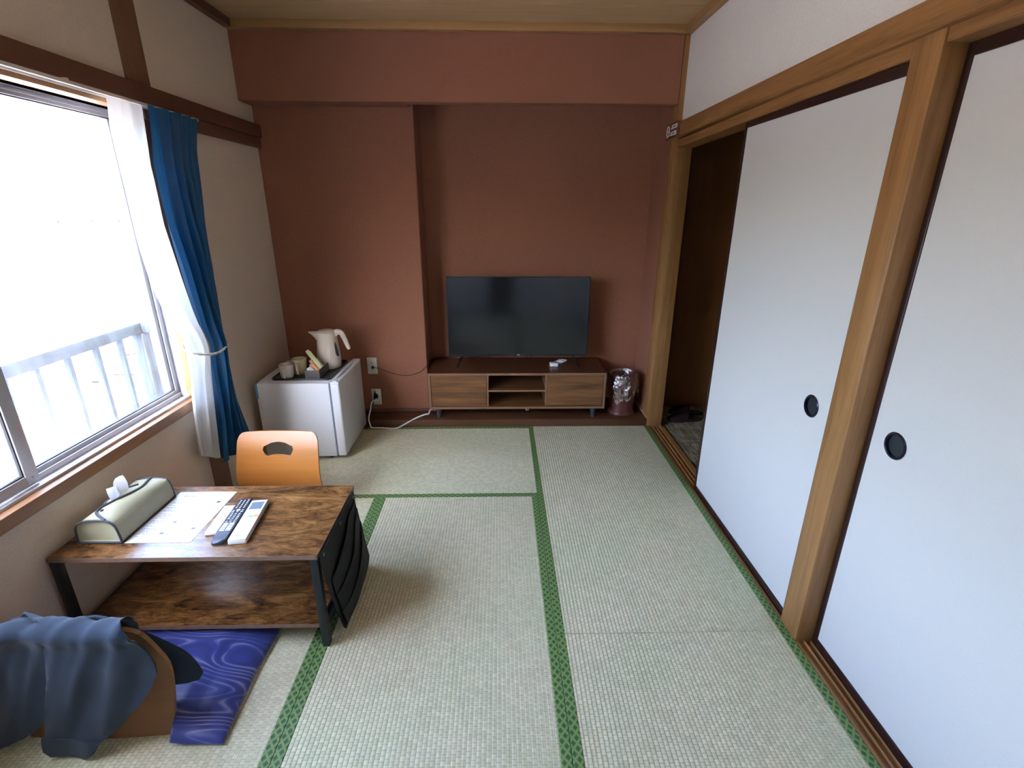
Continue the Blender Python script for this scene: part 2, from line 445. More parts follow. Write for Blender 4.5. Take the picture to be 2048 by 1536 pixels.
MT = {
    'tatami': tatami_mat(), 'border': border_mat(), 'fusuma': paper_mat(), 'carpet': carpet_mat(),
    'zabuton': cushion_mat(), 'glass': glass_mat(),
    'terracotta': plain('terracotta_plaster_paper', (0.30, 0.125, 0.075), 0.9, var=0.07, vs_=120, bmp=0.35, bs=500, spec=0.2),
    'cream': plain('cream_wall_paper', (0.72, 0.6, 0.47), 0.9, var=0.05, vs_=150, bmp=0.3, bs=450, spec=0.2),
    'ivory': plain('ivory_wall_paper', (0.72, 0.685, 0.62), 0.9, var=0.05, vs_=150, bmp=0.3, bs=450, spec=0.2),
    'post': wood('cedar_post_wood', (0.17, 0.068, 0.018), (0.47, 0.24, 0.088), 2, 1.0, 0.42, 0.3),
    'lintel': wood('cedar_lintel_wood', (0.14, 0.055, 0.013), (0.43, 0.21, 0.072), 1, 1.0, 0.42, 0.5),
    'redbrown': wood('red_brown_stained_wood', (0.115, 0.045, 0.026), (0.175, 0.075, 0.045), 1, 1.0, 0.5, 0.3),
    'redbrown_v': wood('red_brown_post_wood', (0.17, 0.075, 0.04), (0.25, 0.125, 0.075), 2, 1.0, 0.5, 0.3),
    'sillwood': wood('window_sill_wood', (0.24, 0.115, 0.05), (0.36, 0.19, 0.09), 1, 1.0, 0.45, 0.3),
    'jambwood': wood('window_jamb_wood', (0.32, 0.15, 0.06), (0.50, 0.27, 0.11), 2, 1.0, 0.45, 0.3),
    'ceiling': wood('ceiling_board_wood', (0.42, 0.275, 0.125), (0.58, 0.405, 0.205), 0, 1.0, 0.6, 0.3),
    'mould': wood('ceiling_mould_wood', (0.33, 0.175, 0.06), (0.47, 0.265, 0.10), 0, 1.0, 0.5, 0.3),
    'platform': wood('dark_platform_wood', (0.065, 0.026, 0.012), (0.12, 0.05, 0.023), 0, 1.0, 0.25, 0.4),
    'walnut': wood('walnut_laminate', (0.05, 0.018, 0.006), (0.27, 0.118, 0.040), 0, 0.55, 0.38, 0.75),
    'walnut_top': wood('walnut_laminate_top', (0.06, 0.022, 0.009), (0.13, 0.052, 0.021), 0, 0.8, 0.30, 0.4),
    'walnut_edge': wood('walnut_edge_band', (0.20, 0.10, 0.05), (0.26, 0.135, 0.07), 0, 1.0, 0.45, 0.2),
    'rustic': rustic('rustic_brown_laminate'),
    'rustic_edge': plain('rustic_edge_band', (0.20, 0.12, 0.08), 0.5, var=0.15, vs_=30),
    'frame_dark': plain('dark_lacquer_frame', (0.030, 0.012, 0.010), 0.28, var=0.1),
    'pull': plain('black_door_pull', (0.035, 0.042, 0.05), 0.35, metal=0.3, var=0.05),
    'pull_rim': plain('black_pull_rim', (0.02, 0.02, 0.035), 0.25, metal=0.5, var=0.05),
    'alu': plain('grey_aluminium', (0.46, 0.455, 0.46), 0.42, metal=0.35, var=0.04),
    'alu_light': plain('pale_aluminium', (0.52, 0.53, 0.55), 0.42, metal=0.5, var=0.04),
    'gasket': plain('black_gasket', (0.02, 0.02, 0.025), 0.6),
    'railwhite': plain('white_curtain_track', (0.75, 0.70, 0.60), 0.4),
    'white_app': plain('white_enamel', (0.72, 0.73, 0.745), 0.32, var=0.01),
    'door_app': plain('white_enamel_door', (0.70, 0.70, 0.69), 0.16, var=0.01),
    'grey_seal': plain('grey_seal', (0.16, 0.19, 0.24), 0.5),
    'bluetape': plain('pale_blue_tape', (0.10, 0.32, 0.55), 0.4),
    'foot': plain('dark_foot', (0.03, 0.03, 0.035), 0.6),
    'kettle': plain('beige_plastic', (0.66, 0.57, 0.46), 0.35, var=0.015),
    'gauge': plain('smoked_gauge', (0.11, 0.115, 0.13), 0.2),
    'mug_white': plain('white_porcelain', (0.66, 0.60, 0.52), 0.22, var=0.02),
    'mug_cream': plain('cream_porcelain', (0.62, 0.53, 0.34), 0.22, var=0.03),
    'tray': plain('black_tray_lacquer', (0.018, 0.022, 0.03), 0.3),
    'greywood': wood('grey_weathered_wood', (0.07, 0.062, 0.058), (0.17, 0.15, 0.135), 0, 2.0, 0.7, 0.4),
    'sachet_green': plain('pale_green_sachet', (0.62, 0.66, 0.30), 0.35, var=0.05, vs_=60),
    'sachet_orange': plain('orange_sachet', (0.72, 0.33, 0.16), 0.35, var=0.25, vs_=90),
    'sachet_cream': plain('cream_sachet', (0.72, 0.62, 0.42), 0.35, var=0.1, vs_=60),
    'sachet_white': plain('white_sachet', (0.7, 0.72, 0.72), 0.35, var=0.2, vs_=110),
    'plate': plain('ivory_plastic', (0.66, 0.64, 0.54), 0.35, var=0.01),
    'slot': plain('dark_slot', (0.02, 0.02, 0.02), 0.6),
    'black_plug': plain('black_rubber', (0.012, 0.012, 0.013), 0.45),
    'white_plug': plain('white_rubber', (0.70, 0.69, 0.66), 0.4, var=0.02),
    'brown_cord': plain('dark_brown_cord', (0.035, 0.025, 0.02), 0.5),
    'tv_body': plain('black_tv_plastic', (0.008, 0.008, 0.009), 0.4),
    'tv_screen': plain('tv_glass', (0.0035, 0.004, 0.006), 0.13, var=0.0, spec=0.75),
    'tv_print': plain('white_print', (0.75, 0.76, 0.78), 0.5),
    'leg_grey': plain('blue_grey_leg_paint', (0.035, 0.047, 0.058), 0.5),
    'bin': plain('maroon_bin_plastic', (0.135, 0.043, 0.036), 0.33, var=0.08, vs_=20),
    'film': film_mat('clear_bin_bag', (0.93, 0.92, 0.92), 0.30, 0.12, 1.0),
    'laminate': film_mat('clear_laminate_film', (0.97, 0.97, 0.98), 0.07, 0.1, 0.3),
    'black_steel': plain('black_powder_steel', (0.012, 0.014, 0.016), 0.4),
    'black_fabric': cloth_mat('black_fabric', (0.0045, 0.005, 0.0055), 0.8, 0.0, 700),
    'rivet': plain('dull_rivet', (0.16, 0.16, 0.155), 0.35, metal=0.8),
    'khaki': cloth_mat('khaki_canvas', (0.34, 0.335, 0.215), 0.75, 0.1, 500),
    'binding': cloth_mat('dark_binding_tape', (0.022, 0.026, 0.038), 0.6, 0.2, 700),
    'tissue': cloth_mat('white_tissue', (0.80, 0.81, 0.83), 0.9, 0.0, 200, 0.35, 0.02),
    'paper': plain('white_paper', (0.75, 0.77, 0.79), 0.35, var=0.01),
    'ink': plain('grey_ink', (0.14, 0.155, 0.2), 0.7, var=0.2, vs_=300),
    'ink_dark': plain('dark_ink', (0.05, 0.055, 0.08), 0.7, var=0.2, vs_=300),
    'remote_white': plain('white_remote_plastic', (0.73, 0.74, 0.76), 0.33, var=0.01),
    'remote_edge': plain('ivory_remote_side', (0.66, 0.64, 0.58), 0.4, var=0.01),
    'remote_black': plain('black_remote_plastic', (0.016, 0.019, 0.030), 0.3),
    'key_grey': plain('grey_key', (0.45, 0.47, 0.55), 0.5, var=0.05),
    'key_light': plain('light_key_print', (0.66, 0.68, 0.74), 0.5, var=0.08),
    'key_red': plain('red_key', (0.35, 0.03, 0.03), 0.5),
    'key_orange': plain('orange_key', (0.75, 0.34, 0.05), 0.5),
    'key_green': plain('green_key', (0.16, 0.42, 0.30), 0.5),
    'lcd': plain('grey_lcd', (0.16, 0.20, 0.24), 0.15, var=0.03),
    'chairwood': wood('honey_bent_plywood', (0.33, 0.115, 0.020), (0.50, 0.20, 0.042), 0, 0.5, 0.28, 0.1),
    'chairback': wood('brown_bent_plywood', (0.21, 0.085, 0.028), (0.31, 0.138, 0.05), 0, 0.5, 0.40, 0.1),
    'denim': cloth_mat('navy_cotton', (0.009, 0.021, 0.040), 0.85, 0.12, 900),
    'curtain_blue': cloth_mat('teal_blue_satin', (0.006, 0.105, 0.26), 0.33, 0.1, 600, 0.3),
    'curtain_white': cloth_mat('white_lace_voile', (0.70, 0.73, 0.73), 0.8, 0.0, 400, 0.35, 0.04),
    'rope': plain('cream_rope', (0.72, 0.70, 0.62), 0.6, var=0.1, vs_=200, bmp=0.5, bs=400),
    'slipper': plain('dark_brown_vinyl', (0.045, 0.02, 0.022), 0.22),
    'slipper_in': plain('brown_insole', (0.022, 0.015, 0.010), 0.6),
    'signboard': wood('sign_wood', (0.12, 0.045, 0.02), (0.18, 0.07, 0.03), 1, 1.0, 0.4, 0.2),
    'corridor': wood('corridor_wall_wood', (0.24, 0.095, 0.026), (0.33, 0.14, 0.042), 2, 0.5, 0.5, 0.2),
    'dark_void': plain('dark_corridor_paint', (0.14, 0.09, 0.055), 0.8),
    'rail': plain('slate_blue_rail_paint', (0.05, 0.07, 0.09), 0.6, var=0.25, spec=0.25, vs_=14, stretch=(6, 1, 0.5)),
    'violet_roof': plain('violet_grey_roof_sheet', (0.22, 0.205, 0.26), 0.8, spec=0.15, var=0.1, vs_=3),
    'grey_roof': plain('beige_grey_roof', (0.2, 0.185, 0.16), 0.8, spec=0.2, var=0.15, vs_=2),
    'white_wall': plain('white_siding', (0.76, 0.76, 0.74), 0.8, var=0.02),
    'white_roof': plain('white_metal_roof', (0.7, 0.69, 0.68), 0.7, spec=0.2, var=0.02),
    'teal_roof': plain('teal_metal_roof', (0.07, 0.28, 0.28), 0.5, var=0.05),
    'fascia': plain('pale_fascia', (0.6, 0.55, 0.57), 0.6, var=0.03),
    'dark_trim': plain('dark_trim', (0.05, 0.05, 0.055), 0.5),
    'gutter': plain('pale_green_gutter', (0.34, 0.36, 0.3), 0.5, var=0.2, vs_=6),
    'far_glass': plain('far_window_white', (0.7, 0.69, 0.72), 0.4, var=0.02),
    'far_shade': plain('far_interior_shade', (0.07, 0.072, 0.08), 0.3, var=0.3, vs_=3),  # interior shade of the open window painted as a dark colour
    'far_frame': plain('far_window_frame', (0.15, 0.16, 0.2), 0.4, var=0.1),
    'rust': plain('rust_wood', (0.16, 0.07, 0.05), 0.7),
    'orange_tarp': plain('orange_board', (0.55, 0.2, 0.07), 0.6, var=0.2),
    'cardboard': plain('tan_board', (0.42, 0.27, 0.12), 0.7),
    'pipe': plain('pale_pipe', (0.55, 0.58, 0.58), 0.4),
    'dirt': plain('dark_ground', (0.06, 0.065, 0.07), 0.9, var=0.4, vs_=5),
    'bluebox': plain('blue_grey_crate', (0.1, 0.14, 0.19), 0.6),
}

# ------------------------------------------------------------------ mesh helpers
ORG = {}


def tag(o, label=None, cat=None, group=None, kind=None):
    if label:
        o['label'] = label
    if cat:
        o['category'] = cat
    if group:
        o['group'] = group
    if kind:
        o['kind'] = kind
    return o


def thing(name, loc, label, cat, group=None, kind=None, rz=0.0, local=False):
    """Empty at the base of a thing. Parts are given in world coordinates unless local."""
    o = bpy.data.objects.new(name, None)
    o.empty_display_size = 0.05
    COL.objects.link(o)
    o.location = loc
    o.rotation_euler[2] = rz
    ORG[o.name] = Vector((0, 0, 0)) if local else Vector(loc)
    return tag(o, label, cat, group, kind)


def emit(name, bm, mat, parent=None, smooth=30.0, origin=True):
    me = bpy.data.meshes.new(name)
    bmesh.ops.recalc_face_normals(bm, faces=bm.faces)
    off = Vector((0, 0, 0))
    if parent is not None:
        off = ORG[parent.name]
    elif origin:
        xs = [v.co.x for v in bm.verts]
        ys = [v.co.y for v in bm.verts]
        zs = [v.co.z for v in bm.verts]
        off = Vector(((min(xs) + max(xs)) / 2, (min(ys) + max(ys)) / 2, min(zs)))
    for v in bm.verts:
        v.co -= off
    bm.to_mesh(me)
    bm.free()
    mats = mat if isinstance(mat, (list, tuple)) else [mat]
    for q in mats:
        me.materials.append(MT[q])
    if smooth:
        for p in me.polygons:
            p.use_smooth = True
        me.set_sharp_from_angle(angle=R(smooth))
    o = bpy.data.objects.new(name, me)
    COL.objects.link(o)
    if parent is not None:
        o.parent = parent
        ORG[o.name] = ORG[parent.name]
    else:
        o.location = off
        ORG[o.name] = off
    return o


def bx(bm, x0, x1, y0, y1, z0, z1, bev=0.0, seg=2, mi=0):
    vs_ = [bm.verts.new(p) for p in ((x0, y0, z0), (x1, y0, z0), (x1, y1, z0), (x0, y1, z0), (x0, y0, z1), (x1, y0, z1), (x1, y1, z1), (x0, y1, z1))]
    fs = []
    for idx in ((0, 3, 2, 1), (4, 5, 6, 7), (0, 1, 5, 4), (1, 2, 6, 5), (2, 3, 7, 6), (3, 0, 4, 7)):
        f = bm.faces.new([vs_[i] for i in idx])
        f.material_index = mi
        fs.append(f)
    if bev:
        es = list({e for f in fs for e in f.edges})
        bmesh.ops.bevel(bm, geom=es, offset=bev, segments=seg, affect='EDGES', profile=0.5)
    return vs_


def box(name, x0, x1, y0, y1, z0, z1, mat, parent=None, bev=0.0, seg=2, **kw):
    bm = bmesh.new()
    bx(bm, x0, x1, y0, y1, z0, z1, bev, seg)
    return emit(name, bm, mat, parent, **kw)


def hexa(bm, pts):
    """8 points: bottom ring (4) then top ring (4)."""
    v = [bm.verts.new(p) for p in pts]
    for idx in ((3, 2, 1, 0), (4, 5, 6, 7), (0, 1, 5, 4), (1, 2, 6, 5), (2, 3, 7, 6), (3, 0, 4, 7)):
        bm.faces.new([v[i] for i in idx])


def lathe(bm, prof, c=(0, 0, 0), n=32, cap0=True, cap1=True, sx=1.0, sy=1.0):
    rings = []
    for r, z in prof:
        rings.append([bm.verts.new((c[0] + r * sx * math.cos(2 * math.pi * k / n), c[1] + r * sy * math.sin(2 * math.pi * k / n), c[2] + z)) for k in range(n)])
    for a, b in zip(rings, rings[1:]):
        for k in range(n):
            bm.faces.new((a[k], a[(k + 1) % n], b[(k + 1) % n], b[k]))
    if cap0:
        bm.faces.new(rings[0][::-1])
    if cap1:
        bm.faces.new(rings[-1])


def spline(pts, n=8):
    P = [Vector(p) for p in pts]
    out = []
    for i in range(len(P) - 1):
        p0 = P[max(i - 1, 0)]
        p1 = P[i]
        p2 = P[i + 1]
        p3 = P[min(i + 2, len(P) - 1)]
        for k in range(n):
            t = k / n
            out.append(0.5 * ((2 * p1) + (p2 - p0) * t + (2 * p0 - 5 * p1 + 4 * p2 - p3) * t * t + (3 * p1 - p0 - 3 * p2 + p3) * t ** 3))
    out.append(P[-1])
    return out


def tube(bm, pts, r, n=8, closed=False, flat=1.0, upv=None):
    P = [Vector(p) for p in pts]
    L = len(P)
    rings = []
    nrm = None
    for i, p in enumerate(P):
        if closed:
            t = P[(i + 1) % L] - P[i - 1]
        else:
            t = P[min(i + 1, L - 1)] - P[max(i - 1, 0)]
        t.normalize()
        if upv is not None:
            a = Vector(upv)
            nrm = (a - t * a.dot(t)).normalized()
        elif nrm is None:
            a = Vector((0, 0, 1)) if abs(t.z) < 0.9 else Vector((1, 0, 0))
            nrm = (a - t * a.dot(t)).normalized()
        else:
            nrm = (nrm - t * nrm.dot(t)).normalized()
        bn = t.cross(nrm)
        rr = r[i] if isinstance(r, (list, tuple)) else (r(i / (L - 1)) if callable(r) else r)
        rings.append([bm.verts.new(p + nrm * (rr * flat * math.cos(2 * math.pi * k / n)) + bn * (rr * math.sin(2 * math.pi * k / n))) for k in range(n)])
    pairs = list(zip(rings, rings[1:]))
    if closed:
        pairs.append((rings[-1], rings[0]))
    for a, b in pairs:
        for k in range(n):
            bm.faces.new((a[k], a[(k + 1) % n], b[(k + 1) % n], b[k]))
    if not closed:
        bm.faces.new(rings[0][::-1])
        bm.faces.new(rings[-1])


def prism(bm, poly, mapf, d0, d1):
    """poly in (u,v); mapf(u,v,d)->xyz ; extruded between d0 and d1 (single ngon caps)."""
    a = [bm.verts.new(mapf(u, v, d0)) for u, v in poly]
    b = [bm.verts.new(mapf(u, v, d1)) for u, v in poly]
    n = len(poly)
    bm.faces.new(a[::-1])
    bm.faces.new(b)
    for k in range(n):
        bm.faces.new((a[k], a[(k + 1) % n], b[(k + 1) % n], b[k]))


def inside(p, poly):
    x, y = p
    c = False
    n = len(poly)
    for i in range(n):
        x1, y1 = poly[i]
        x2, y2 = poly[(i + 1) % n]
        if (y1 > y) != (y2 > y) and x < (x2 - x1) * (y - y1) / (y2 - y1) + x1:
            c = not c
    return c


def densify(poly, step):
    out = []
    n = len(poly)
    for i in range(n):
        a = Vector(poly[i])
        b = Vector(poly[(i + 1) % n])
        k = max(1, int((b - a).length / step))
        for j in range(k):
            out.append(tuple(a.lerp(b, j / k)))
    return out


def sheet(bm, outline, holes, mapf, thick, step, mi_edge=0):
    """Triangulated 2-D outline with holes mapped to 3-D; mapf(u,v)->(pos, normal)."""
    loops = [densify(outline, step)] + [densify(h, step) for h in holes]
    pts = []
    edges = []
    for lp in loops:
        s = len(pts)
        pts += lp
        edges += [(s + i, s + (i + 1) % len(lp)) for i in range(len(lp))]
    us = [p[0] for p in loops[0]]
    vs_ = [p[1] for p in loops[0]]
    u = min(us) + step * 0.5
    while u < max(us):
        v = min(vs_) + step * 0.5
        while v < max(vs_):
            if inside((u, v), loops[0]) and not any(inside((u, v), h) for h in loops[1:]):
                if min((p[0] - u) ** 2 + (p[1] - v) ** 2 for p in pts[:sum(len(l) for l in loops)]) > (step * 0.45) ** 2:
                    pts.append((u, v))
            v += step
        u += step
    r = delaunay_2d_cdt([Vector(p) for p in pts], edges, [], 0, 1e-6)
    V, E_, F_ = r[0], r[1], r[2]
    keep = []
    for f in F_:
        c = (sum(V[i][0] for i in f) / len(f), sum(V[i][1] for i in f) / len(f))
        if inside(c, loops[0]) and not any(inside(c, h) for h in loops[1:]):
            keep.append(f)
    A = {}
    B = {}
    for f in keep:
        for i in f:
            if i not in A:
                p, nn = mapf(V[i][0], V[i][1])
                A[i] = bm.verts.new(p)
                B[i] = bm.verts.new(Vector(p) + Vector(nn) * thick)
    cnt = {}
    for f in keep:
        bm.faces.new([A[i] for i in f][::-1])
        bm.faces.new([B[i] for i in f])
        for k in range(len(f)):
            e = (f[k], f[(k + 1) % len(f)])
            key = (min(e), max(e))
            cnt.setdefault(key, []).append(e)
    for key, es in cnt.items():
        if len(es) == 1:
            i, j = es[0]
            ff = bm.faces.new((A[i], A[j], B[j], B[i]))
            ff.material_index = mi_edge


def copy_tree(o, parent=None):
    c = o.copy()
    COL.objects.link(c)
    if parent is not None:
        c.parent = parent
    for ch in list(o.children):
        copy_tree(ch, c)
    return c


def text(name, s, size, mat, parent, mtx, extrude=0.0002, align='CENTER'):
    cu = bpy.data.curves.new(name, 'FONT')
    cu.body = s
    cu.size = size
    cu.align_x = align
    cu.align_y = 'CENTER'
    cu.extrude = extrude
    tmp = bpy.data.objects.new(name + '_tmp', cu)
    COL.objects.link(tmp)
    dg = bpy.context.evaluated_depsgraph_get()
    me = bpy.data.meshes.new_from_object(tmp.evaluated_get(dg))
    bpy.data.objects.remove(tmp)
    bpy.data.curves.remove(cu)
    me.name = name
    me.transform(mtx)
    me.transform(Matrix.Translation(-ORG[parent.name]))
    me.materials.clear()
    me.materials.append(MT[mat])
    o = bpy.data.objects.new(name, me)
    COL.objects.link(o)
    o.parent = parent
    ORG[o.name] = ORG[parent.name]
    return o


def lerp(a, b, t):
    return a + (b - a) * t


def pw(tab, x):
    if x <= tab[0][0]:
        return tab[0][1]
    for (x0, y0), (x1, y1) in zip(tab, tab[1:]):
        if x <= x1:
            return lerp(y0, y1, (x - x0) / (x1 - x0))
    return tab[-1][1]


def sstep(a, b, x):
    t = max(0.0, min(1.0, (x - a) / (b - a)))
    return t * t * (3 - 2 * t)


# ------------------------------------------------------------------ the room
XL, XR, YB, YN, YREAR = -1.55, 1.10, 3.555, 3.83, -0.46
XNL, XNR = -0.545, 1.09            # alcove sides
floor = thing('floor', (0, 0, -0.055), 'straw tatami floor of six mats with green borders', 'floor', kind='structure')
box('floor_slab', -1.72, 1.10, -0.6, 3.385, -0.10, -0.026, 'dark_void', floor, smooth=0)


def tatami(x0, y0, length, width, along_y, far_border=True):
    """mat in local frame: length along local X, width along local Y"""
    bd = 0.033
    bm = bmesh.new()
    pitch = 0.0149
    nr = round((width - 2 * bd) / pitch)
    ys = []
    for k in range(nr):
        for a, h in ((0.0, -0.0016), (0.2, -0.0003), (0.5, 0.0), (0.8, -0.0003)):
            ys.append((bd + (k + a) * (width - 2 * bd) / nr, h))
    ys.append((width - bd, -0.0016))
    a = [bm.verts.new((0.002, y, z)) for y, z in ys]
    b = [bm.verts.new((length - 0.002, y, z)) for y, z in ys]
    for i in range(len(ys) - 1):
        bm.faces.new((a[i], b[i], b[i + 1], a[i + 1]))
    bx(bm, 0.001, length - 0.001, 0.001, width - 0.001, -0.0255, -0.002)
    me_o = emit('tatami_mat', bm, 'tatami', None, smooth=60, origin=False)
    me_o.parent = floor
    ORG[me_o.name] = Vector((0, 0, 0))
    for yy in (0.0006, width - bd):
        bm = bmesh.new()
        bx(bm, 0.0005, length - 0.0005, yy, yy + bd - 0.0006, -0.003, 0.0012, 0.0008, 1)
        bo = emit('mat_border', bm, 'border', None, smooth=0, origin=False)
        bo.parent = me_o
    if along_y:
        me_o.rotation_euler[2] = R(90)
        me_o.location = (x0 + width, y0, 0.055)
    else:
        me_o.location = (x0, y0, 0.055)
    return me_o


YT = 3.383
YJ, YS = 2.43, 1.467
XA, XB_ = 0.207, -0.674
tatami(XL, YJ, XA - XL, YT - YJ, False)
tatami(XA, YS, YT - YS, XR - XA, True)
tatami(XB_, 0.52, YJ - 0.52, XA - XB_, True)
tatami(XL, 0.52, YJ - 0.52, XB_ - XL, True)
tatami(XA, YREAR, YS - YREAR, XR - XA, True)
tatami(XL, YREAR, XA - XL, 0.52 - YREAR, False)

# window opening in the left wall
WY0, WY1, WZ0, WZ1 = 0.40, 2.44, 0.60, 1.935
bm = bmesh.new()
for a in ((-1.72, XL, YREAR - 0.1, 3.95, -0.1, WZ0), (-1.72, XL, YREAR - 0.1, 3.95, WZ1, 2.6), (-1.72, XL, WY1, 3.95, WZ0, WZ1), (-1.72, XL, YREAR - 0.1, WY0, WZ0, WZ1)):
    bx(bm, *a)
tag(emit('wall_left', bm, 'cream', smooth=0), 'cream papered wall around the window', 'wall', kind='structure')

bm = bmesh.new()
bx(bm, XL, XNL, YB, 3.95, -0.1, 2.6, 0.004, 1)
bx(bm, XNL - 0.02, 1.35, YN, 3.95, -0.1, 2.6)
bx(bm, XNR, XNR + 0.12, 3.50, YN + 0.02, -0.1, 2.6)
bx(bm, XL, XNL - 0.02, 3.385, YB + 0.01, 2.125, 2.6, 0.003, 1)
bx(bm, XNL - 0.025, 1.086, 3.385, 3.47, 2.125, 2.6, 0.003, 1)
tag(emit('wall_back', bm, 'terracotta', smooth=0), 'terracotta end wall with a pillar, a recessed alcove and a boxed beam above', 'wall', kind='structure')

bm = bmesh.new()
bx(bm, 1.118, 1.22, YREAR - 0.1, 3.5, 1.98, 2.6)
tag(emit('wall_right', bm, 'ivory', smooth=0), 'ivory papered wall above the sliding doors', 'wall', kind='structure')
wr = thing('wall_rear', (0, YREAR, 0), 'rear wall with pale closet panels', 'wall', kind='structure')
box('closet_panel', -1.55, -0.16, YREAR - 0.06, YREAR, 0.0, 1.9, 'fusuma', wr, smooth=0)
box('closet_panel', 0.22, 1.12, YREAR - 0.06, YREAR, 0.0, 1.9, 'fusuma', wr, smooth=0)
box('closet_panel', -1.55, 1.2, YREAR - 0.06, YREAR, 1.9, 2.6, 'ivory', wr, smooth=0)
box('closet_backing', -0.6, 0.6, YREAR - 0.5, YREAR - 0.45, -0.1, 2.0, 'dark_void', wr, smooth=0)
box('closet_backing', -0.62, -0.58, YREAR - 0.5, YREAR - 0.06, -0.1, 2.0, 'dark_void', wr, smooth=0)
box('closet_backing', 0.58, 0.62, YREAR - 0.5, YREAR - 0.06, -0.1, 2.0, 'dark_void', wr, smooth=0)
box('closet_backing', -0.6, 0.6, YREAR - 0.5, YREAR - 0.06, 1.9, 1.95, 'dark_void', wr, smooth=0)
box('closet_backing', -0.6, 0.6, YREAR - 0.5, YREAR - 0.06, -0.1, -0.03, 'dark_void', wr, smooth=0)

cl = thing('ceiling', (0, 0, 2.525), 'wood grain board ceiling', 'ceiling', kind='structure')
y = YREAR - 0.1
k = 0
while y < 3.4:
    y2 = min(y + 0.455, 3.47)
    box('ceiling_board', -1.72, 1.3, y + 0.0015, y2 - 0.0015, 2.525, 2.535, 'ceiling', cl, smooth=0)
    y += 0.455
box('ceiling_backing', -1.72, 1.3, YREAR - 0.6, 3.95, 2.536, 2.62, 'dark_void', cl, smooth=0)

tn = [0]


def trim(x0, x1, y0, y1, z0, z1, mat, label, bev=0.003):
    tn[0] += 1
    return tag(box('trim_%d' % tn[0], x0, x1, y0, y1, z0, z1, mat, None, bev, 2), label, 'trim', kind='structure')


trim(XL, 1.12, 3.345, 3.386, 2.483, 2.526, 'mould', 'wooden ceiling moulding along the terracotta beam')
trim(XL - 0.001, XL + 0.042, YREAR, 3.345, 2.483, 2.526, 'redbrown', 'dark ceiling moulding above the window wall')
trim(1.078, 1.12, YREAR, 3.345, 2.483, 2.526, 'mould', 'wooden ceiling moulding above the sliding doors')
trim(1.088, 1.20, 3.385, 3.50, -0.05, 2.483, 'post', 'square cedar corner post beside the alcove')
trim(1.10, 1.206, 1.417, 1.522, -0.05, 1.952, 'post', 'square cedar post between the two sliding doors', 0.004)
trim(1.10, 1.206, -0.46, -0.35, -0.05, 1.952, 'post', 'square cedar post at the rear of the door wall')
# long lintels on the door side sag a little towards the alcove


def sagbox(x0, x1, y0, y1, z0, z1, dz):
    bm = bmesh.new()
    hexa(bm, [(x0, y0, z0), (x1, y0, z0), (x1, y1, z0 - dz), (x0, y1, z0 - dz), (x0, y0, z1), (x1, y0, z1), (x1, y1, z1 - dz), (x0, y1, z1 - dz)])
    bmesh.ops.bevel(bm, geom=list(bm.edges), offset=0.003, segments=2, affect='EDGES')
    return bm


def lintel(bm, label):
    tn[0] += 1
    return tag(emit('trim_%d' % tn[0], bm, 'lintel'), label, 'trim', kind='structure')


lintel(sagbox(1.078, 1.125, YREAR, 3.3845, 1.954, 2.031, 0.012), 'long cedar picture rail running above the sliding doors')
lintel(sagbox(1.104, 1.21, 1.5225, 3.3845, 1.908, 1.9525, 0.022), 'cedar lintel over the half open sliding door')
lintel(sagbox(1.104, 1.21, -0.349, 1.4165, 1.916, 1.9525, 0.0), 'cedar lintel over the closed sliding door')
# grooved threshold
bm = bmesh.new()
bx(bm, 1.1005, 1.215, YREAR, 3.385, -0.05, -0.012)
for a, b in ((1.1005, 1.113), (1.134, 1.139), (1.158, 1.163), (1.184, 1.215)):
    bx(bm, a, b, YREAR, 3.385, -0.013, 0.0, 0.0012, 1)
tn[0] += 1
tag(emit('trim_%d' % tn[0], bm, 'lintel', smooth=0), 'grooved wooden door threshold along the tatami', 'trim', kind='structure')
# left wall rails and posts
trim(XL - 0.01, -1.51, YREAR, YB, 1.945, 2.017, 'redbrown', 'dark red brown rail running above the window')
trim(XL - 0.01, -1.522, 2.44, YB, 1.884, 1.944, 'redbrown', 'dark red brown strip under the rail beside the curtain')
trim(-1.625, -1.524, WY0, 2.4395, 1.9055, 1.9445, 'jambwood', 'orange brown window head board behind the curtain track')
trim(XL - 0.01, -1.541, 2.405, 2.553, 2.018, 2.483, 'redbrown_v', 'red brown wall post above the window rail', 0.001)
trim(XL - 0.01, -1.541, 2.405, 2.548, 0.0, 1.884, 'redbrown_v', 'red brown wall post below the curtain', 0.001)
trim(-1.60, -1.528, WY0 - 0.03, 2.404, 0.572, 0.621, 'sillwood', 'wooden window sill board')
trim(-1.575, -1.5405, 2.385, 2.404, 0.6215, 1.905, 'jambwood', 'narrow orange brown window jamb strip')
# alcove platform
trim(XL, XNR - 0.001, 3.385, YN, -0.05, 0.055, 'platform', 'glossy dark wooden alcove platform', 0.003)
tag(box('baseboard_back', XL, XNL + 0.004, YB - 0.008, YB + 0.004, 0.055, 0.082, 'redbrown', None, 0.002), 'thin brown baseboard strip under the terracotta pillar', 'baseboard', kind='structure')
tag(box('baseboard_right', XNR - 0.006, XNR + 0.002, 3.386, YN, 0.055, 0.075, 'mould', None, 0.001), 'thin tan baseboard strip at the alcove side by the bin', 'baseboard', kind='structure')

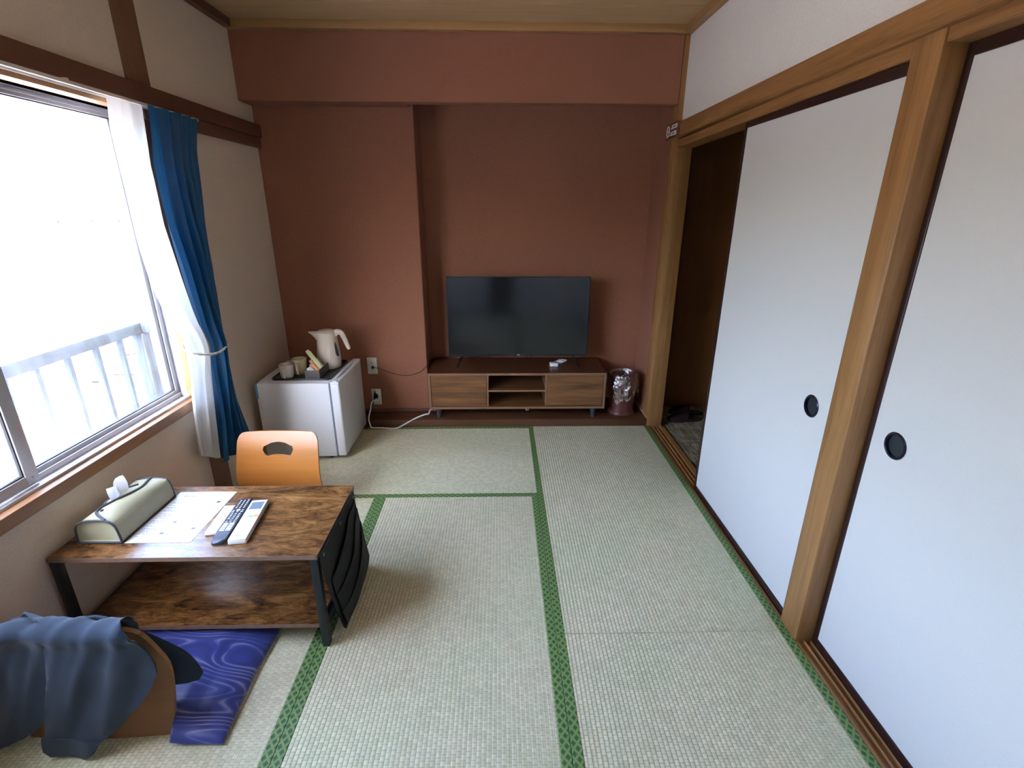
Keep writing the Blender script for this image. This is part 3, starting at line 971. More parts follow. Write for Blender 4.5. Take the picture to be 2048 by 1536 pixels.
# corridor beyond the open door
tag(box('floor_corridor', 1.2155, 2.7, 1.3, 3.82, -0.08, -0.012, 'carpet', smooth=0), 'corridor floor carpet with fine tan dashes', 'carpet', kind='structure')
bm = bmesh.new()
bx(bm, 1.21, 2.8, 3.80, 3.9, -0.1, 2.4)
tag(emit('wall_corridor', bm, 'corridor', smooth=0), 'brown wooden corridor wall behind the slippers', 'wall', kind='structure')
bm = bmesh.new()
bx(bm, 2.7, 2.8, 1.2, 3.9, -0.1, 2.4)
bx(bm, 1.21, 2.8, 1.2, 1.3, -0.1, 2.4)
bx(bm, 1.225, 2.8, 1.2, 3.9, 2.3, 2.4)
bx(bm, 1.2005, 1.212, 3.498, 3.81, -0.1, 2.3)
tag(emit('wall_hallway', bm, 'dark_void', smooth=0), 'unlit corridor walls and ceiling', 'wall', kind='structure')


def fusuma(n, x, y0, y1, z1, pull_y, pull_z, label):
    d = thing('door_%d' % n, (x, (y0 + y1) / 2, 0), label, 'sliding door', kind='structure')
    fr = 0.021
    fz = 0.033
    t = 0.02
    box('stile', x, x + t, y0, y0 + fr, -0.008, z1, 'frame_dark', d, 0.002)
    box('stile', x, x + t, y1 - fr, y1, -0.008, z1, 'frame_dark', d, 0.002)
    box('bottom_rail', x, x + t, y0 + fr, y1 - fr, -0.008, fz - 0.003, 'frame_dark', d, 0.002)
    box('top_rail', x, x + t, y0 + fr, y1 - fr, z1 - fz, z1, 'frame_dark', d, 0.002)
    # paper face with a round opening for the pull
    bm = bmesh.new()
    circ = [(pull_y + 0.037 * math.cos(a * math.pi / 18), pull_z + 0.037 * math.sin(a * math.pi / 18)) for a in range(36)]
    sheet(bm, [(y0 + fr, fz - 0.003), (y1 - fr, fz - 0.003), (y1 - fr, z1 - fz), (y0 + fr, z1 - fz)], [circ],
          lambda u, v: (Vector((x + 0.004, u, v)), Vector((1, 0, 0))), 0.013, 0.13)
    emit('paper_panel', bm, 'fusuma', d, smooth=0)
    bm = bmesh.new()
    n_ = 36
    rings = []
    for r, dx in ((0.034, 0.012), (0.034, 0.001), (0.0385, -0.0005), (0.0415, 0.002), (0.041, 0.0045)):
        rings.append([bm.verts.new((x + dx, pull_y + r * math.cos(2 * math.pi * q / n_), pull_z + r * math.sin(2 * math.pi * q / n_))) for q in range(n_)])
    for a, b in zip(rings, rings[1:]):
        for q in range(n_):
            bm.faces.new((a[q], a[(q + 1) % n_], b[(q + 1) % n_], b[q]))
    pr = emit('door_pull', bm, 'pull_rim', d)
    bm = bmesh.new()
    prism(bm, [(0.0345 * math.cos(2 * math.pi * q / n_), 0.0345 * math.sin(2 * math.pi * q / n_)) for q in range(n_)], lambda u, v, dd: Vector((x + dd, pull_y + u, pull_z + v)), 0.011, 0.0135)
    emit('pull_cup', bm, 'pull', pr)
    return d


fusuma(1, 1.117, 1.5225, 2.50, 1.905, 1.642, 0.857, 'pale paper sliding door standing half open to the corridor')
fusuma(2, 1.164, 0.47, 1.4165, 1.916, 1.303, 0.866, 'pale paper sliding door closed between posts')

fusuma(3, 1.117, -0.349, 0.50, 1.916, 0.40, 0.866, 'pale paper sliding door at the rear of the room')
tag(box('wall_light_block', 1.23, 1.33, -0.7, 1.2, -0.1, 2.6, 'dark_void', smooth=0), 'added unseen wall blocking light behind the closed sliding door', 'wall', kind='structure')  # unseen wall added to keep sunlight from leaking into the room

# ------------------------------------------------------------------ window
win = thing('window_1', (-1.63, 1.42, WZ0), 'aluminium sliding window overlooking the balcony', 'window', kind='structure')
fx0, fx1 = -1.71, -1.576
box('frame_sill', fx0, fx1 + 0.014, WY0, WY1, WZ0, 0.618, 'alu', win, 0.002)
box('frame_track', -1.585, -1.562, WY0, WY1 - 0.03, 0.6185, 0.632, 'alu_light', win, 0.001)
box('frame_track', -1.626, -1.620, WY0, WY1 - 0.03, 0.6185, 0.640, 'alu', win, 0.001)
box('frame_head', fx0, fx1, WY0, WY1, 1.9055, WZ1, 'alu', win, 0.002)
box('frame_head', fx0, -1.63, WY0, WY1, 1.89, 1.905, 'alu', win, 0.002)
box('frame_jamb', fx0, -1.576, 2.424, WY1, 0.6185, 1.905, 'alu_light', win, 0.002)
box('frame_jamb', -1.615, -1.576, 2.405, 2.424, 0.6185, 1.905, 'alu', win, 0.002)
box('frame_jamb', fx0, fx1, WY0, WY0 + 0.02, 0.6185, 1.905, 'alu', win, 0.002)


def sash(x, y0, y1, z0, z1, sw0, sw1):
    s = box('sash', x, x + 0.03, y0, y0 + sw0, z0, z1, 'alu', win, 0.002)
    box('sash_stile', x, x + 0.03, y1 - sw1, y1, z0, z1, 'alu_light', s, 0.002)
    box('sash_rail', x, x + 0.03, y0 + sw0, y1 - sw1, z0, z0 + 0.034, 'alu', s, 0.002)
    box('sash_rail', x, x + 0.03, y0 + sw0, y1 - sw1, z1 - 0.022, z1, 'alu', s, 0.002)
    bm = bmesh.new()
    g = 0.004
    gy0, gy1, gz0, gz1 = y0 + sw0, y1 - sw1, z0 + 0.034, z1 - 0.022
    for a in ((gy0, gy0 + g, gz0, gz1), (gy1 - g, gy1, gz0, gz1), (gy0 + g, gy1 - g, gz0, gz0 + g), (gy0 + g, gy1 - g, gz1 - g, gz1)):
        bx(bm, x + 0.008, x + 0.024, *a)
    emit('gasket', bm, 'gasket', s, smooth=0)
    bm = bmesh.new()
    c = [(x + 0.016, gy0, gz0), (x + 0.016, gy1, gz0), (x + 0.016, gy1, gz1), (x + 0.016, gy0, gz1)]
    bm.faces.new([bm.verts.new(p) for p in c])
    emit('glass_pane', bm, 'glass', s, smooth=0)
    # the pane's dust follows its own centre
    return s


sash(-1.665, 1.500, 2.4235, 0.6205, 1.899, 0.042, 0.026)
s2 = sash(-1.612, 0.421, 1.545, 0.6405, 1.905, 0.03, 0.045)
for zz in (0.662,):
    bm = bmesh.new()
    prism(bm, [(0.004 * math.cos(q * math.pi / 8), 0.004 * math.sin(q * math.pi / 8)) for q in range(16)], lambda u, v, d: Vector((d, 1.522 + u, zz + v)), -1.584, -1.580)
    emit('screw', bm, 'alu_light', s2)

# curtain track
ct = thing('curtain_track', (-1.51, 1.4, 1.90), 'white double curtain track under the window rail', 'curtain rail')
box('track_rail', -1.5235, -1.512, 0.35, 2.80, 1.922, 1.934, 'railwhite', ct, 0.001)
box('track_rail', -1.502, -1.490, 0.35, 2.80, 1.926, 1.938, 'railwhite', ct, 0.001)
for yy in (0.6, 1.3, 2.0):
    box('track_bracket', -1.524, -1.490, yy, yy + 0.012, 1.934, 1.9445, 'railwhite', ct)


def edge_tab(pts, x):
    t = sorted(((atx(q, x).z, atx(q, x).y) for q in pts))
    return t


XC = -1.475
bl = edge_tab([(285, 212), (300, 330), (330, 450), (365, 560), (395, 650), (412, 688), (414, 700), (424, 780), (432, 850), (437, 912)], XC)
brr = edge_tab([(387, 240), (388, 300), (405, 450), (425, 580), (437, 685), (441, 700), (468, 800), (491, 868)], XC)
wl_ = edge_tab([(222, 207), (228, 260), (245, 340), (280, 480), (310, 570), (340, 640), (368, 675), (374, 700), (385, 760), (396, 850), (404, 895)], XC)


def curtain(name, left, right, z0, z1, xbase, nf, amp, mat, nu=150, nv=70, phase=0.0, pleat=0.0, thick=0.0012, hemf=None):
    bm = bmesh.new()
    grid = []
    for j in range(nv + 1):
        row = []
        for i in range(nu + 1):
            u = i / nu
            tj = j / nv
            zb = z0 if hemf is None else hemf(u)
            z = lerp(z1, zb, tj)
            ya, yb = pw(left, z), pw(right, z)
            y_ = lerp(ya, yb, u)
            tie = math.exp(-((z - 0.86) / 0.16) ** 2)
            a = amp * (0.55 + 0.6 * sstep(1.9, 1.2, z)) * (1 - 0.45 * tie)
            ph = u * nf * 2 * math.pi + phase + 0.7 * math.sin(3 * u + z * 1.3)
            f = math.sin(ph) + 0.3 * math.sin(2.3 * ph + 1.0 + z)
            if pleat:
                w = sstep(1.70, 1.9, z) * pleat
                f = lerp(f, math.copysign(abs(math.sin(ph * 1.0)) ** 0.35, math.sin(ph)), w)
            n_ = noise.noise(Vector((u * 5, z * 3.0, phase))) * 0.010
            bulge = 0.03 * math.sin(math.pi * u) * tie + 0.012 * math.sin(math.pi * u)
            row.append(bm.verts.new((xbase + a * f + n_ + bulge, y_, z)))
        grid.append(row)
    for j in range(nv):
        for i in range(nu):
            bm.faces.new((grid[j][i], grid[j][i + 1], grid[j + 1][i + 1], grid[j + 1][i]))
    return bm


bc = thing('curtain', (-1.475, 2.5, 0.27), 'teal blue satin curtain tied back beside the window', 'curtain')
emit('curtain_cloth', curtain('c', bl, brr, 0.255, 1.925, -1.466, 4.2, 0.026, 'curtain_blue', pleat=0.6, hemf=lambda u: lerp(0.265, 0.298, sstep(0.5, 0.6, u))), 'curtain_blue', bc, smooth=80)
wc = thing('lace_curtain', (-1.49, 2.3, 0.28), 'white lace curtain gathered between window and blue curtain', 'curtain')
wr_ = [(z, yv + 0.03) for z, yv in bl]
emit('curtain_cloth', curtain('w', wl_, wr_, 0.29, 1.921, -1.495, 2.6, 0.015, 'curtain_white', nu=90, phase=1.1, pleat=0.3, hemf=lambda u: lerp(0.36, 0.268, u)), 'curtain_white', wc, smooth=80)
# rope tieback
bm = bmesh.new()
ya, yb = pw(wl_, 0.86), pw(brr, 0.86)
pts = spline([(-1.548, yb + 0.05, 0.90), (-1.50, yb + 0.035, 0.885), (-1.425, yb - 0.01, 0.858), (-1.405, lerp(ya, yb, 0.55), 0.842), (-1.42, lerp(ya, yb, 0.2), 0.853), (-1.455, ya - 0.012, 0.882), (-1.50, ya + 0.0, 0.905), (-1.535, lerp(ya, yb, 0.4), 0.91), (-1.546, yb + 0.03, 0.905)], 10)
for ph in (0.0, math.pi):
    tw = []
    for i, p in enumerate(pts):
        a = i * 0.9 + ph
        tw.append(p + Vector((0.0022 * math.cos(a), 0, 0.0022 * math.sin(a))))
    tube(bm, tw, 0.0042, 6)
tag(emit('curtain_tieback', bm, 'rope'), 'cream twisted rope tying back the blue curtain', 'tieback')

# ------------------------------------------------------------------ TV stand and television
SX0, SX1, SY0, SY1, SZ0, SZ1 = -0.522, 0.768, 3.402, 3.805, 0.132, 0.408
st = thing('tv_stand', (0.12, 3.6, 0.055), 'walnut low television stand with two doors and open middle shelves', 'tv stand')
T = 0.017
seam = 0.12
for a, b in ((SX0, seam - 0.0008), (seam + 0.0008, SX1)):
    bm = bmesh.new()
    bx(bm, a, b, SY0 + 0.001, SY1, SZ1 - T, SZ1)
    o = emit('top_board', bm, 'walnut_top', st, smooth=0)
    box('edge_band', a, b, SY0, SY0 + 0.001, SZ1 - T, SZ1, 'walnut_edge', o, smooth=0)
    bm = bmesh.new()
    bx(bm, a, b, SY0 + 0.001, SY1, SZ0, SZ0 + T)
    o = emit('bottom_board', bm, 'walnut', st, smooth=0)
    box('edge_band', a, b, SY0, SY0 + 0.001, SZ0, SZ0 + T, 'walnut_edge', o, smooth=0)
for a in (SX0, SX1 - T):
    o = box('side_panel', a, a + T, SY0 + 0.001, SY1, SZ0 + T, SZ1 - T, 'walnut', st, smooth=0)
    box('edge_band', a, a + T, SY0, SY0 + 0.001, SZ0 + T, SZ1 - T, 'walnut_edge', o, smooth=0)
for a in (-0.099, 0.326):
    o = box('divider', a, a + 0.012, SY0 + 0.012, SY1 - 0.01, SZ0 + T, SZ1 - T, 'walnut', st, smooth=0)
    box('edge_band', a, a + 0.012, SY0 + 0.011, SY0 + 0.012, SZ0 + T, SZ1 - T, 'walnut_edge', o, smooth=0)
o = box('shelf', -0.087, 0.326, SY0 + 0.012, SY1 - 0.01, 0.262, 0.276, 'walnut', st, smooth=0)
box('edge_band', -0.087, 0.326, SY0 + 0.011, SY0 + 0.012, 0.262, 0.276, 'walnut_edge', o, smooth=0)
box('back_panel', SX0 + T, SX1 - T, SY1 - 0.01, SY1 - 0.004, SZ0 + T, SZ1 - T, 'walnut', st, smooth=0)
for a, b in ((SX0 + T + 0.003, -0.101), (0.34, SX1 - T - 0.003)):
    box('door', a, b, SY0 + 0.006, SY0 + 0.022, SZ0 + T + 0.003, SZ1 - T - 0.003, 'walnut', st, 0.001, 1)
legbm = None
for lx, ly in ((-0.455, 3.432), (0.69, 3.432), (-0.10, 3.60), (0.335, 3.60), (-0.455, 3.765), (0.69, 3.765)):
    bm = bmesh.new()
    lathe(bm, [(0.014, 0.055), (0.022, SZ0)], (lx, ly, 0), 20)
    emit('leg', bm, 'leg_grey', st)

tv = thing('television', (0.13, 3.65, 0.408), 'black flat screen television on the walnut stand', 'television')
TX0, TX1, TZ0, TZ1, TY = -0.388, 0.656, 0.474, 1.066, 3.625
box('tv_back', TX0 + 0.002, TX1 - 0.002, TY + 0.004, TY + 0.026, TZ0 + 0.002, TZ1 - 0.002, 'tv_body', tv, 0.003)
box('tv_housing', TX0 + 0.12, TX1 - 0.12, TY + 0.026, TY + 0.065, TZ0 + 0.03, TZ0 + 0.36, 'tv_body', tv, 0.012)
b = 0.006
bm = bmesh.new()
bx(bm, TX0, TX1, TY - 0.002, TY + 0.004, TZ0, TZ0 + 0.015)
bx(bm, TX0, TX1, TY - 0.002, TY + 0.004, TZ1 - b, TZ1)
bx(bm, TX0, TX0 + b, TY - 0.002, TY + 0.004, TZ0 + 0.015, TZ1 - b)
bx(bm, TX1 - b, TX1, TY - 0.002, TY + 0.004, TZ0 + 0.015, TZ1 - b)
bz = emit('bezel', bm, 'tv_body', tv, smooth=0)
box('screen', TX0 + b, TX1 - b, TY, TY + 0.004, TZ0 + 0.015, TZ1 - b, 'tv_screen', tv, smooth=0)
text('logo', 'TCL', 0.014, 'tv_print', bz, Matrix.Translation((0.137, TY - 0.0022, TZ0 + 0.0075)) @ Matrix.Rotation(R(90), 4, 'X'))
box('sensor', 0.195, 0.235, TY - 0.001, TY + 0.012, TZ0 - 0.008, TZ0, 'tv_body', bz, 0.002)
box('standby_light', 0.212, 0.217, TY - 0.002, TY, TZ0 - 0.006, TZ0 - 0.002, 'tv_print', bz)
for fx, s in ((-0.278, -1), (0.545, 1)):
    bm = bmesh.new()
    for yy in (3.555, 3.735):
        tube(bm, [(fx, TY + 0.013, TZ0 + 0.004), (fx + s * 0.02, lerp(TY + 0.013, yy, 0.45), 0.447), (fx + s * 0.042, yy, 0.4125)], 0.0085, 6, upv=(1, 0, 0), flat=0.75)
        bx(bm, fx + s * 0.042 - 0.007, fx + s * 0.042 + 0.007, yy - 0.008, yy + 0.008, 0.408, 0.413)
    emit('foot', bm, 'tv_body', tv)

hub = thing('charging_hub', (0.40, 3.57, 0.408), 'small white charging box with coiled cable on the television stand', 'charger')
box('hub_body', 0.372, 0.432, 3.555, 3.605, 0.408, 0.434, 'white_app', hub, 0.005)
for q in (0, 1):
    box('port', 0.386 + q * 0.02, 0.398 + q * 0.02, 3.566, 3.570, 0.4335, 0.4348, 'slot', hub)
bm = bmesh.new()
pts = []
for i in range(60):
    a = i * 0.42
    pts.append((0.44 + 0.033 * math.cos(a) + 0.0006 * i, 3.645 + 0.026 * math.sin(a), 0.413 + 0.0003 * i + 0.004 * math.sin(a * 0.7) ** 2))
tube(bm, spline([(0.40, 3.605, 0.42), (0.405, 3.63, 0.415)] + pts[3:] + [(0.50, 3.66, 0.43)], 2), 0.0026, 6)
emit('coiled_cable', bm, 'white_plug', hub)
ad = thing('power_adapter', (0.205, 3.56, 0.055), 'tiny white plug adapter on the platform under the television stand', 'plug')
box('adapter_body', 0.193, 0.217, 3.555, 3.58, 0.055, 0.08, 'white_plug', ad, 0.003)
box('socket_face', 0.199, 0.211, 3.5535, 3.5552, 0.062, 0.073, 'slot', ad)

# ------------------------------------------------------------------ bin and bag
BC = (0.925, 3.53)
bn = thing('waste_bin', (BC[0], BC[1], 0.055), 'maroon ribbed waste bin in the alcove corner', 'waste bin')
bm = bmesh.new()
prof = [(0.0, 0.06), (0.088, 0.06)]
for i in range(40):
    z = 0.075 + i * 0.007
    prof.append((0.086 + 0.0135 * (i / 40) + (0.0010 if i % 2 else 0), z))
prof += [(0.102, 0.357), (0.104, 0.360), (0.100, 0.360), (0.097, 0.35), (0.083, 0.075), (0.0, 0.072)]
lathe(bm, prof, (BC[0], BC[1], 0), 40, False, False)
bmesh.ops.remove_doubles(bm, verts=bm.verts, dist=1e-5)
bw = emit('bin_wall', bm, 'bin', bn, smooth=50)
bm = bmesh.new()
lathe(bm, [(0.0, 0.0552), (0.098, 0.0552), (0.099, 0.062), (0.092, 0.074), (0.0, 0.074)], (BC[0], BC[1], 0), 40, False, False)
emit('base_ring', bm, 'bin', bn)
bm = bmesh.new()
nth, nk = 72, 26
rows = []
for j in range(nk + 1):
    t = j / nk
    row = []
    for i in range(nth):
        th = 2 * math.pi * i / nth
        nn = noise.noise(Vector((math.cos(th) * 2.2, math.sin(th) * 2.2, t * 3.5)))
        n2_ = noise.noise(Vector((math.cos(th) * 5, math.sin(th) * 5, t * 9 + 4)))
        drop = 0.135 + 0.05 * math.sin(th + 3.6) + 0.02 * math.sin(3 * th + 1) + 0.012 * math.sin(8 * th)
        if t < 0.3:                                    # inside the bin
            tt = t / 0.3
            r = 0.088 + 0.009 * tt + 0.004 * nn
            z = 0.20 + (0.366 - 0.20) * tt
        elif t < 0.4:
            tt = (t - 0.3) / 0.1
            r = 0.097 + 0.014 * tt + 0.003 * nn
            z = 0.366 + 0.007 * math.sin(math.pi * tt)
        else:
            tt = (t - 0.4) / 0.6
            r = 0.111 + 0.012 * tt * (1 - 0.6 * tt) + (0.014 * nn + 0.010 * n2_) * min(1, tt * 3)
            r = max(r, 0.1055)
            z = 0.366 - drop * tt
        row.append(bm.verts.new((BC[0] + r * math.cos(th), BC[1] + r * math.sin(th), z + 0.004 * n2_)))
    rows.append(row)
for a, b_ in zip(rows, rows[1:]):
    for i in range(nth):
        bm.faces.new((a[i], a[(i + 1) % nth], b_[(i + 1) % nth], b_[i]))
tag(emit('bin_bag', bm, 'film', smooth=50), 'clear plastic bag folded over the bin rim', 'plastic bag')

# ------------------------------------------------------------------ fridge and the things on it
FX0, FX1, FDX, FY0, FY1 = -1.490, -1.043, -0.985, 2.884, 3.388
fr = thing('mini_fridge', (-1.25, 3.13, 0.0), 'white mini fridge standing in the window corner', 'fridge')
box('fridge_body', FX0, FX1 - 0.004, FY0, FY1, 0.022, 0.517, 'white_app', fr, 0.006)
box('door_seal', FX1 - 0.005, FX1 + 0.004, FY0 + 0.008, FY1 - 0.008, 0.03, 0.508, 'grey_seal', fr, smooth=0)
dr = box('fridge_door', FX1 + 0.004, FDX, FY0 - 0.002, FY1 + 0.002, 0.024, 0.512, 'door_app', fr, 0.010, 3)
bm = bmesh.new()
lens = []
for i in range(13):
    t = i / 12
    lens.append((lerp(FX1 + 0.024, FX1 + 0.018, math.sin(math.pi * t)), lerp(FY0 + 0.06, FY1 - 0.05, t)))
for i in range(12, -1, -1):
    t = i / 12
    lens.append((FX1 + 0.024 + 0.024 * math.sin(math.pi * t) + 0.002, lerp(FY0 + 0.06, FY1 - 0.05, t)))
sheet(bm, [(FX1 + 0.006, FY0), (FDX - 0.002, FY0), (FDX + 0.0015, lerp(FY0, FY1, .5)), (FDX - 0.002, FY1), (FX1 + 0.006, FY1)], [lens], lambda u, v: (Vector((u, v, 0.5095)), Vector((0, 0, 1))), 0.0165, 0.03)
emit('handle_cap', bm, 'white_app', dr, smooth=0)
box('hinge_cover', FX1 + 0.018, FDX - 0.012, FY0 + 0.004, FY0 + 0.03, 0.5262, 0.532, 'white_app', dr, 0.002)
box('corner_tape', FX0 - 0.001, FX0 + 0.012, FY0 - 0.0008, FY0 + 0.03, 0.42, 0.5185, 'bluetape', fr, smooth=0)
for q, w in ((FX0 + 0.04, FY0 + 0.04), (FX1 - 0.05, FY0 + 0.04), (FX0 + 0.04, FY1 - 0.04), (FX1 - 0.05, FY1 - 0.04)):
    bm = bmesh.new()
    lathe(bm, [(0.013, 0.0), (0.016, 0.024)], (q, w, 0), 16)
    emit('foot', bm, 'foot', fr)

FT = 0.517
tr_ = thing('serving_tray', (-1.25, 3.14, FT), 'shallow black serving tray on the mini fridge', 'tray')
bm = bmesh.new()
outl = [(-1.402, 2.944), (-1.072, 2.944), (-1.056, 2.96), (-1.056, 3.33), (-1.072, 3.346), (-1.402, 3.346), (-1.418, 3.33), (-1.418, 2.96)]
prism(bm, outl, lambda u, v, d: Vector((u, v, d)), FT, FT + 0.004)
tb = emit('tray_base', bm, 'tray', tr_, smooth=0)
bm = bmesh.new()
inn = [(-1.237 + (u + 1.237) * 0.965, 3.145 + (v - 3.145) * 0.97) for u, v in outl]
n = len(outl)
for i in range(n):
    j = (i + 1) % n
    a, b_, c, d = outl[i], outl[j], inn[j], inn[i]
    hexa(bm, [(*a, FT + 0.004), (*b_, FT + 0.004), (*c, FT + 0.004), (*d, FT + 0.004), (*a, FT + 0.012), (*b_, FT + 0.012), (*c, FT + 0.008), (*d, FT + 0.008)])
emit('tray_rim', bm, 'tray', tr_, smooth=0)
TT = FT + 0.004

kx, ky = -1.138, 3.215
kt = thing('electric_kettle', (kx, ky, TT), 'beige electric kettle on the black tray', 'kettle')
bm = bmesh.new()
prof = [(0.0, 0.0), (0.066, 0.0), (0.071, 0.006), (0.074, 0.03), (0.0745, 0.06), (0.0725, 0.10), (0.068, 0.15), (0.0645, 0.19), (0.063, 0.225), (0.062, 0.238), (0.058, 0.244), (0.0, 0.246)]
lathe(bm, prof, (kx, ky, TT), 40, False, False)
bmesh.ops.remove_doubles(bm, verts=bm.verts, dist=1e-5)
emit('kettle_body', bm, 'kettle', kt, smooth=60)
bm = bmesh.new()
lathe(bm, [(0.0, 0.242), (0.044, 0.242), (0.045, 0.2485), (0.042, 0.2515), (0.0, 0.2535)], (kx - 0.004, ky, TT), 32, False, False)
ld = emit('lid', bm, 'kettle', kt, smooth=50)
box('lid_button', kx + 0.012, kx + 0.032, ky - 0.008, ky + 0.008, TT + 0.252, TT + 0.2562, 'kettle', ld, 0.002)
bm = bmesh.new()
sections = [(-0.020, 0.13, 0.2435, 0.052), (-0.045, 0.155, 0.2435, 0.046), (-0.063, 0.182, 0.2435, 0.037), (-0.080, 0.204, 0.243, 0.027), (-0.098, 0.222, 0.242, 0.016), (-0.116, 0.233, 0.241, 0.006)]
rings = []
for dx, za, zb, hw in sections:
    ring = []
    for q in range(12):
        a = 2 * math.pi * q / 12
        ring.append(bm.verts.new((kx + dx, ky + hw * math.cos(a), TT + (za + zb) / 2 + (zb - za) / 2 * math.sin(a))))
    rings.append(ring)
for a, b_ in zip(rings, rings[1:]):
    for q in range(12):
        bm.faces.new((a[q], a[(q + 1) % 12], b_[(q + 1) % 12], b_[q]))
bm.faces.new(rings[0])
bm.faces.new(rings[-1][::-1])
emit('spout', bm, 'kettle', kt, smooth=70)
bm = bmesh.new()
hp = spline([(kx + 0.046, ky, TT + 0.222), (kx + 0.070, ky, TT + 0.238), (kx + 0.094, ky, TT + 0.232), (kx + 0.112, ky, TT + 0.198), (kx + 0.127, ky, TT + 0.150), (kx + 0.138, ky, TT + 0.120)], 7)
tube(bm, hp, lambda t: pw([(0, 0.024), (0.25, 0.0185), (0.6, 0.0165), (0.9, 0.0135), (0.97, 0.010), (1, 0.004)], t), 14, upv=(0, 1, 0), flat=0.85)
emit('handle', bm, 'kettle', kt, smooth=70)
bm = bmesh.new()
gp = []
for (ang, z0_, z1_) in ((-0.62, 0.10, 0.155), (-0.52, 0.085, 0.185), (-0.36, 0.08, 0.16), (-0.24, 0.08, 0.11)):
    gp.append((ang, z0_, z1_))
va, vb = [], []
for ang, z0_, z1_ in gp:
    for lst, z in ((va, z0_), (vb, z1_)):
        r = pw([(0.0, 0.074), (0.06, 0.0745), (0.10, 0.0725), (0.15, 0.068), (0.19, 0.0645)], z) + 0.0012
        lst.append(bm.verts.new((kx + r * math.cos(ang), ky + r * math.sin(ang), TT + z)))
for i in range(3):
    bm.faces.new((va[i], va[i + 1], vb[i + 1], vb[i]))
bmesh.ops.solidify(bm, geom=list(bm.faces), thickness=0.0018)
emit('water_gauge', bm, 'gauge', kt, smooth=60)


def mug(x, y, mat, r, h, label, facets, hang):
    t = thing('mug', (x, y, TT), label, 'mug', 'mugs on the black tray')
    bm = bmesh.new()
    n_ = 48
    outp = [(0.60 * r, 0.0), (0.74 * r, 0.003), (0.84 * r, 0.012), (0.90 * r, 0.03), (0.95 * r, 0.06), (1.0 * r, h - 0.004), (0.99 * r, h)]
    inp = [(0.92 * r, h), (0.90 * r, h - 0.006), (0.84 * r, 0.04), (0.70 * r, 0.012), (0.0, 0.008)]
    rings = []
    for rr, z in outp + inp:
        ring = []
        for q in range(n_):
            a = 2 * math.pi * q / n_
            f = 1.0
            if z < h * 0.72 and (rr, z) in outp:
                f = 1 - 0.045 * abs(math.sin(a * facets / 2))
            ring.append(bm.verts.new((x + rr * f * math.cos(a), y + rr * f * math.sin(a), TT + z)))
        rings.append(ring)
    for a, b_ in zip(rings, rings[1:]):
        for q in range(n_):
            bm.faces.new((a[q], a[(q + 1) % n_], b_[(q + 1) % n_], b_[q]))
    bm.faces.new(rings[0][::-1])
    bmesh.ops.remove_doubles(bm, verts=bm.verts, dist=1e-5)
    emit('cup_body', bm, mat, t, smooth=40)
    bm = bmesh.new()
    d = Vector((math.cos(hang), math.sin(hang), 0))
    c = Vector((x, y, TT))
    hp_ = spline([c + d * (0.92 * r) + Vector((0, 0, h * .78)), c + d * (r + 0.018) + Vector((0, 0, h * .76)), c + d * (r + 0.026) + Vector((0, 0, h * .5)), c + d * (r + 0.014) + Vector((0, 0, h * .22)), c + d * (0.86 * r) + Vector((0, 0, h * .16))], 5)
    tube(bm, hp_, 0.0062, 8, upv=tuple(d.cross(Vector((0, 0, 1)))), flat=1.25)
    emit('cup_handle', bm, mat, t)
    return t


mug(-1.332, 2.990, 'mug_white', 0.045, 0.088, 'off white ribbed mug at the corner of the tray', 10, R(-82))
mug(-1.283, 3.072, 'mug_cream', 0.047, 0.100, 'cream faceted mug beside the wooden sachet box', 12, R(-80))

cb = thing('sachet_box', (-1.17, 3.05, TT), 'small grey wooden box holding drink sachets', 'wooden box')
CX0, CX1, CY0, CY1, CH = -1.214, -1.124, 2.966, 3.150, 0.052
w = 0.007
box('box_floor', CX0 + w, CX1 - w, CY0 + w, CY1 - w, TT, TT + 0.005, 'greywood', cb)
box('box_side', CX0, CX1, CY0, CY0 + w, TT, TT + CH, 'greywood', cb, 0.001)
box('box_side', CX0, CX1, CY1 - w, CY1, TT, TT + CH, 'greywood', cb, 0.001)
box('box_side', CX0, CX0 + w, CY0 + w, CY1 - w, TT, TT + CH, 'greywood', cb, 0.001)
box('box_side', CX1 - w, CX1, CY0 + w, CY1 - w, TT, TT + CH, 'greywood', cb, 0.001)


def sachet(p0, p1, wd, mat, label, wvec, group='drink sachets in the wooden box', th=0.003):
    a, b_ = Vector(p0), Vector(p1)
    t = (b_ - a).normalized()
    wv = Vector(wvec)
    wv = (wv - t * wv.dot(t)).normalized()
    nv = t.cross(wv)
    bm = bmesh.new()
    prof = [(0.0, 0.0006), (0.06, 0.0007), (0.12, th), (0.5, th * 1.2), (0.88, th), (0.94, 0.0007), (1.0, 0.0006)]
    rings = []
    for s, hh in prof:
        p = a.lerp(b_, s)
        rings.append([bm.verts.new(p + wv * (wd / 2 * u) + nv * (hh * v)) for u, v in ((-1, 0), (-0.6, 1), (0.6, 1), (1, 0), (0.6, -1), (-0.6, -1))])
    for r0, r1 in zip(rings, rings[1:]):
        for q in range(6):
            bm.faces.new((r0[q], r0[(q + 1) % 6], r1[(q + 1) % 6], r1[q]))
    bm.faces.new(rings[0][::-1])
    bm.faces.new(rings[-1])
    tag(emit('drink_sachet', bm, mat, smooth=50), label, 'sachet', group)


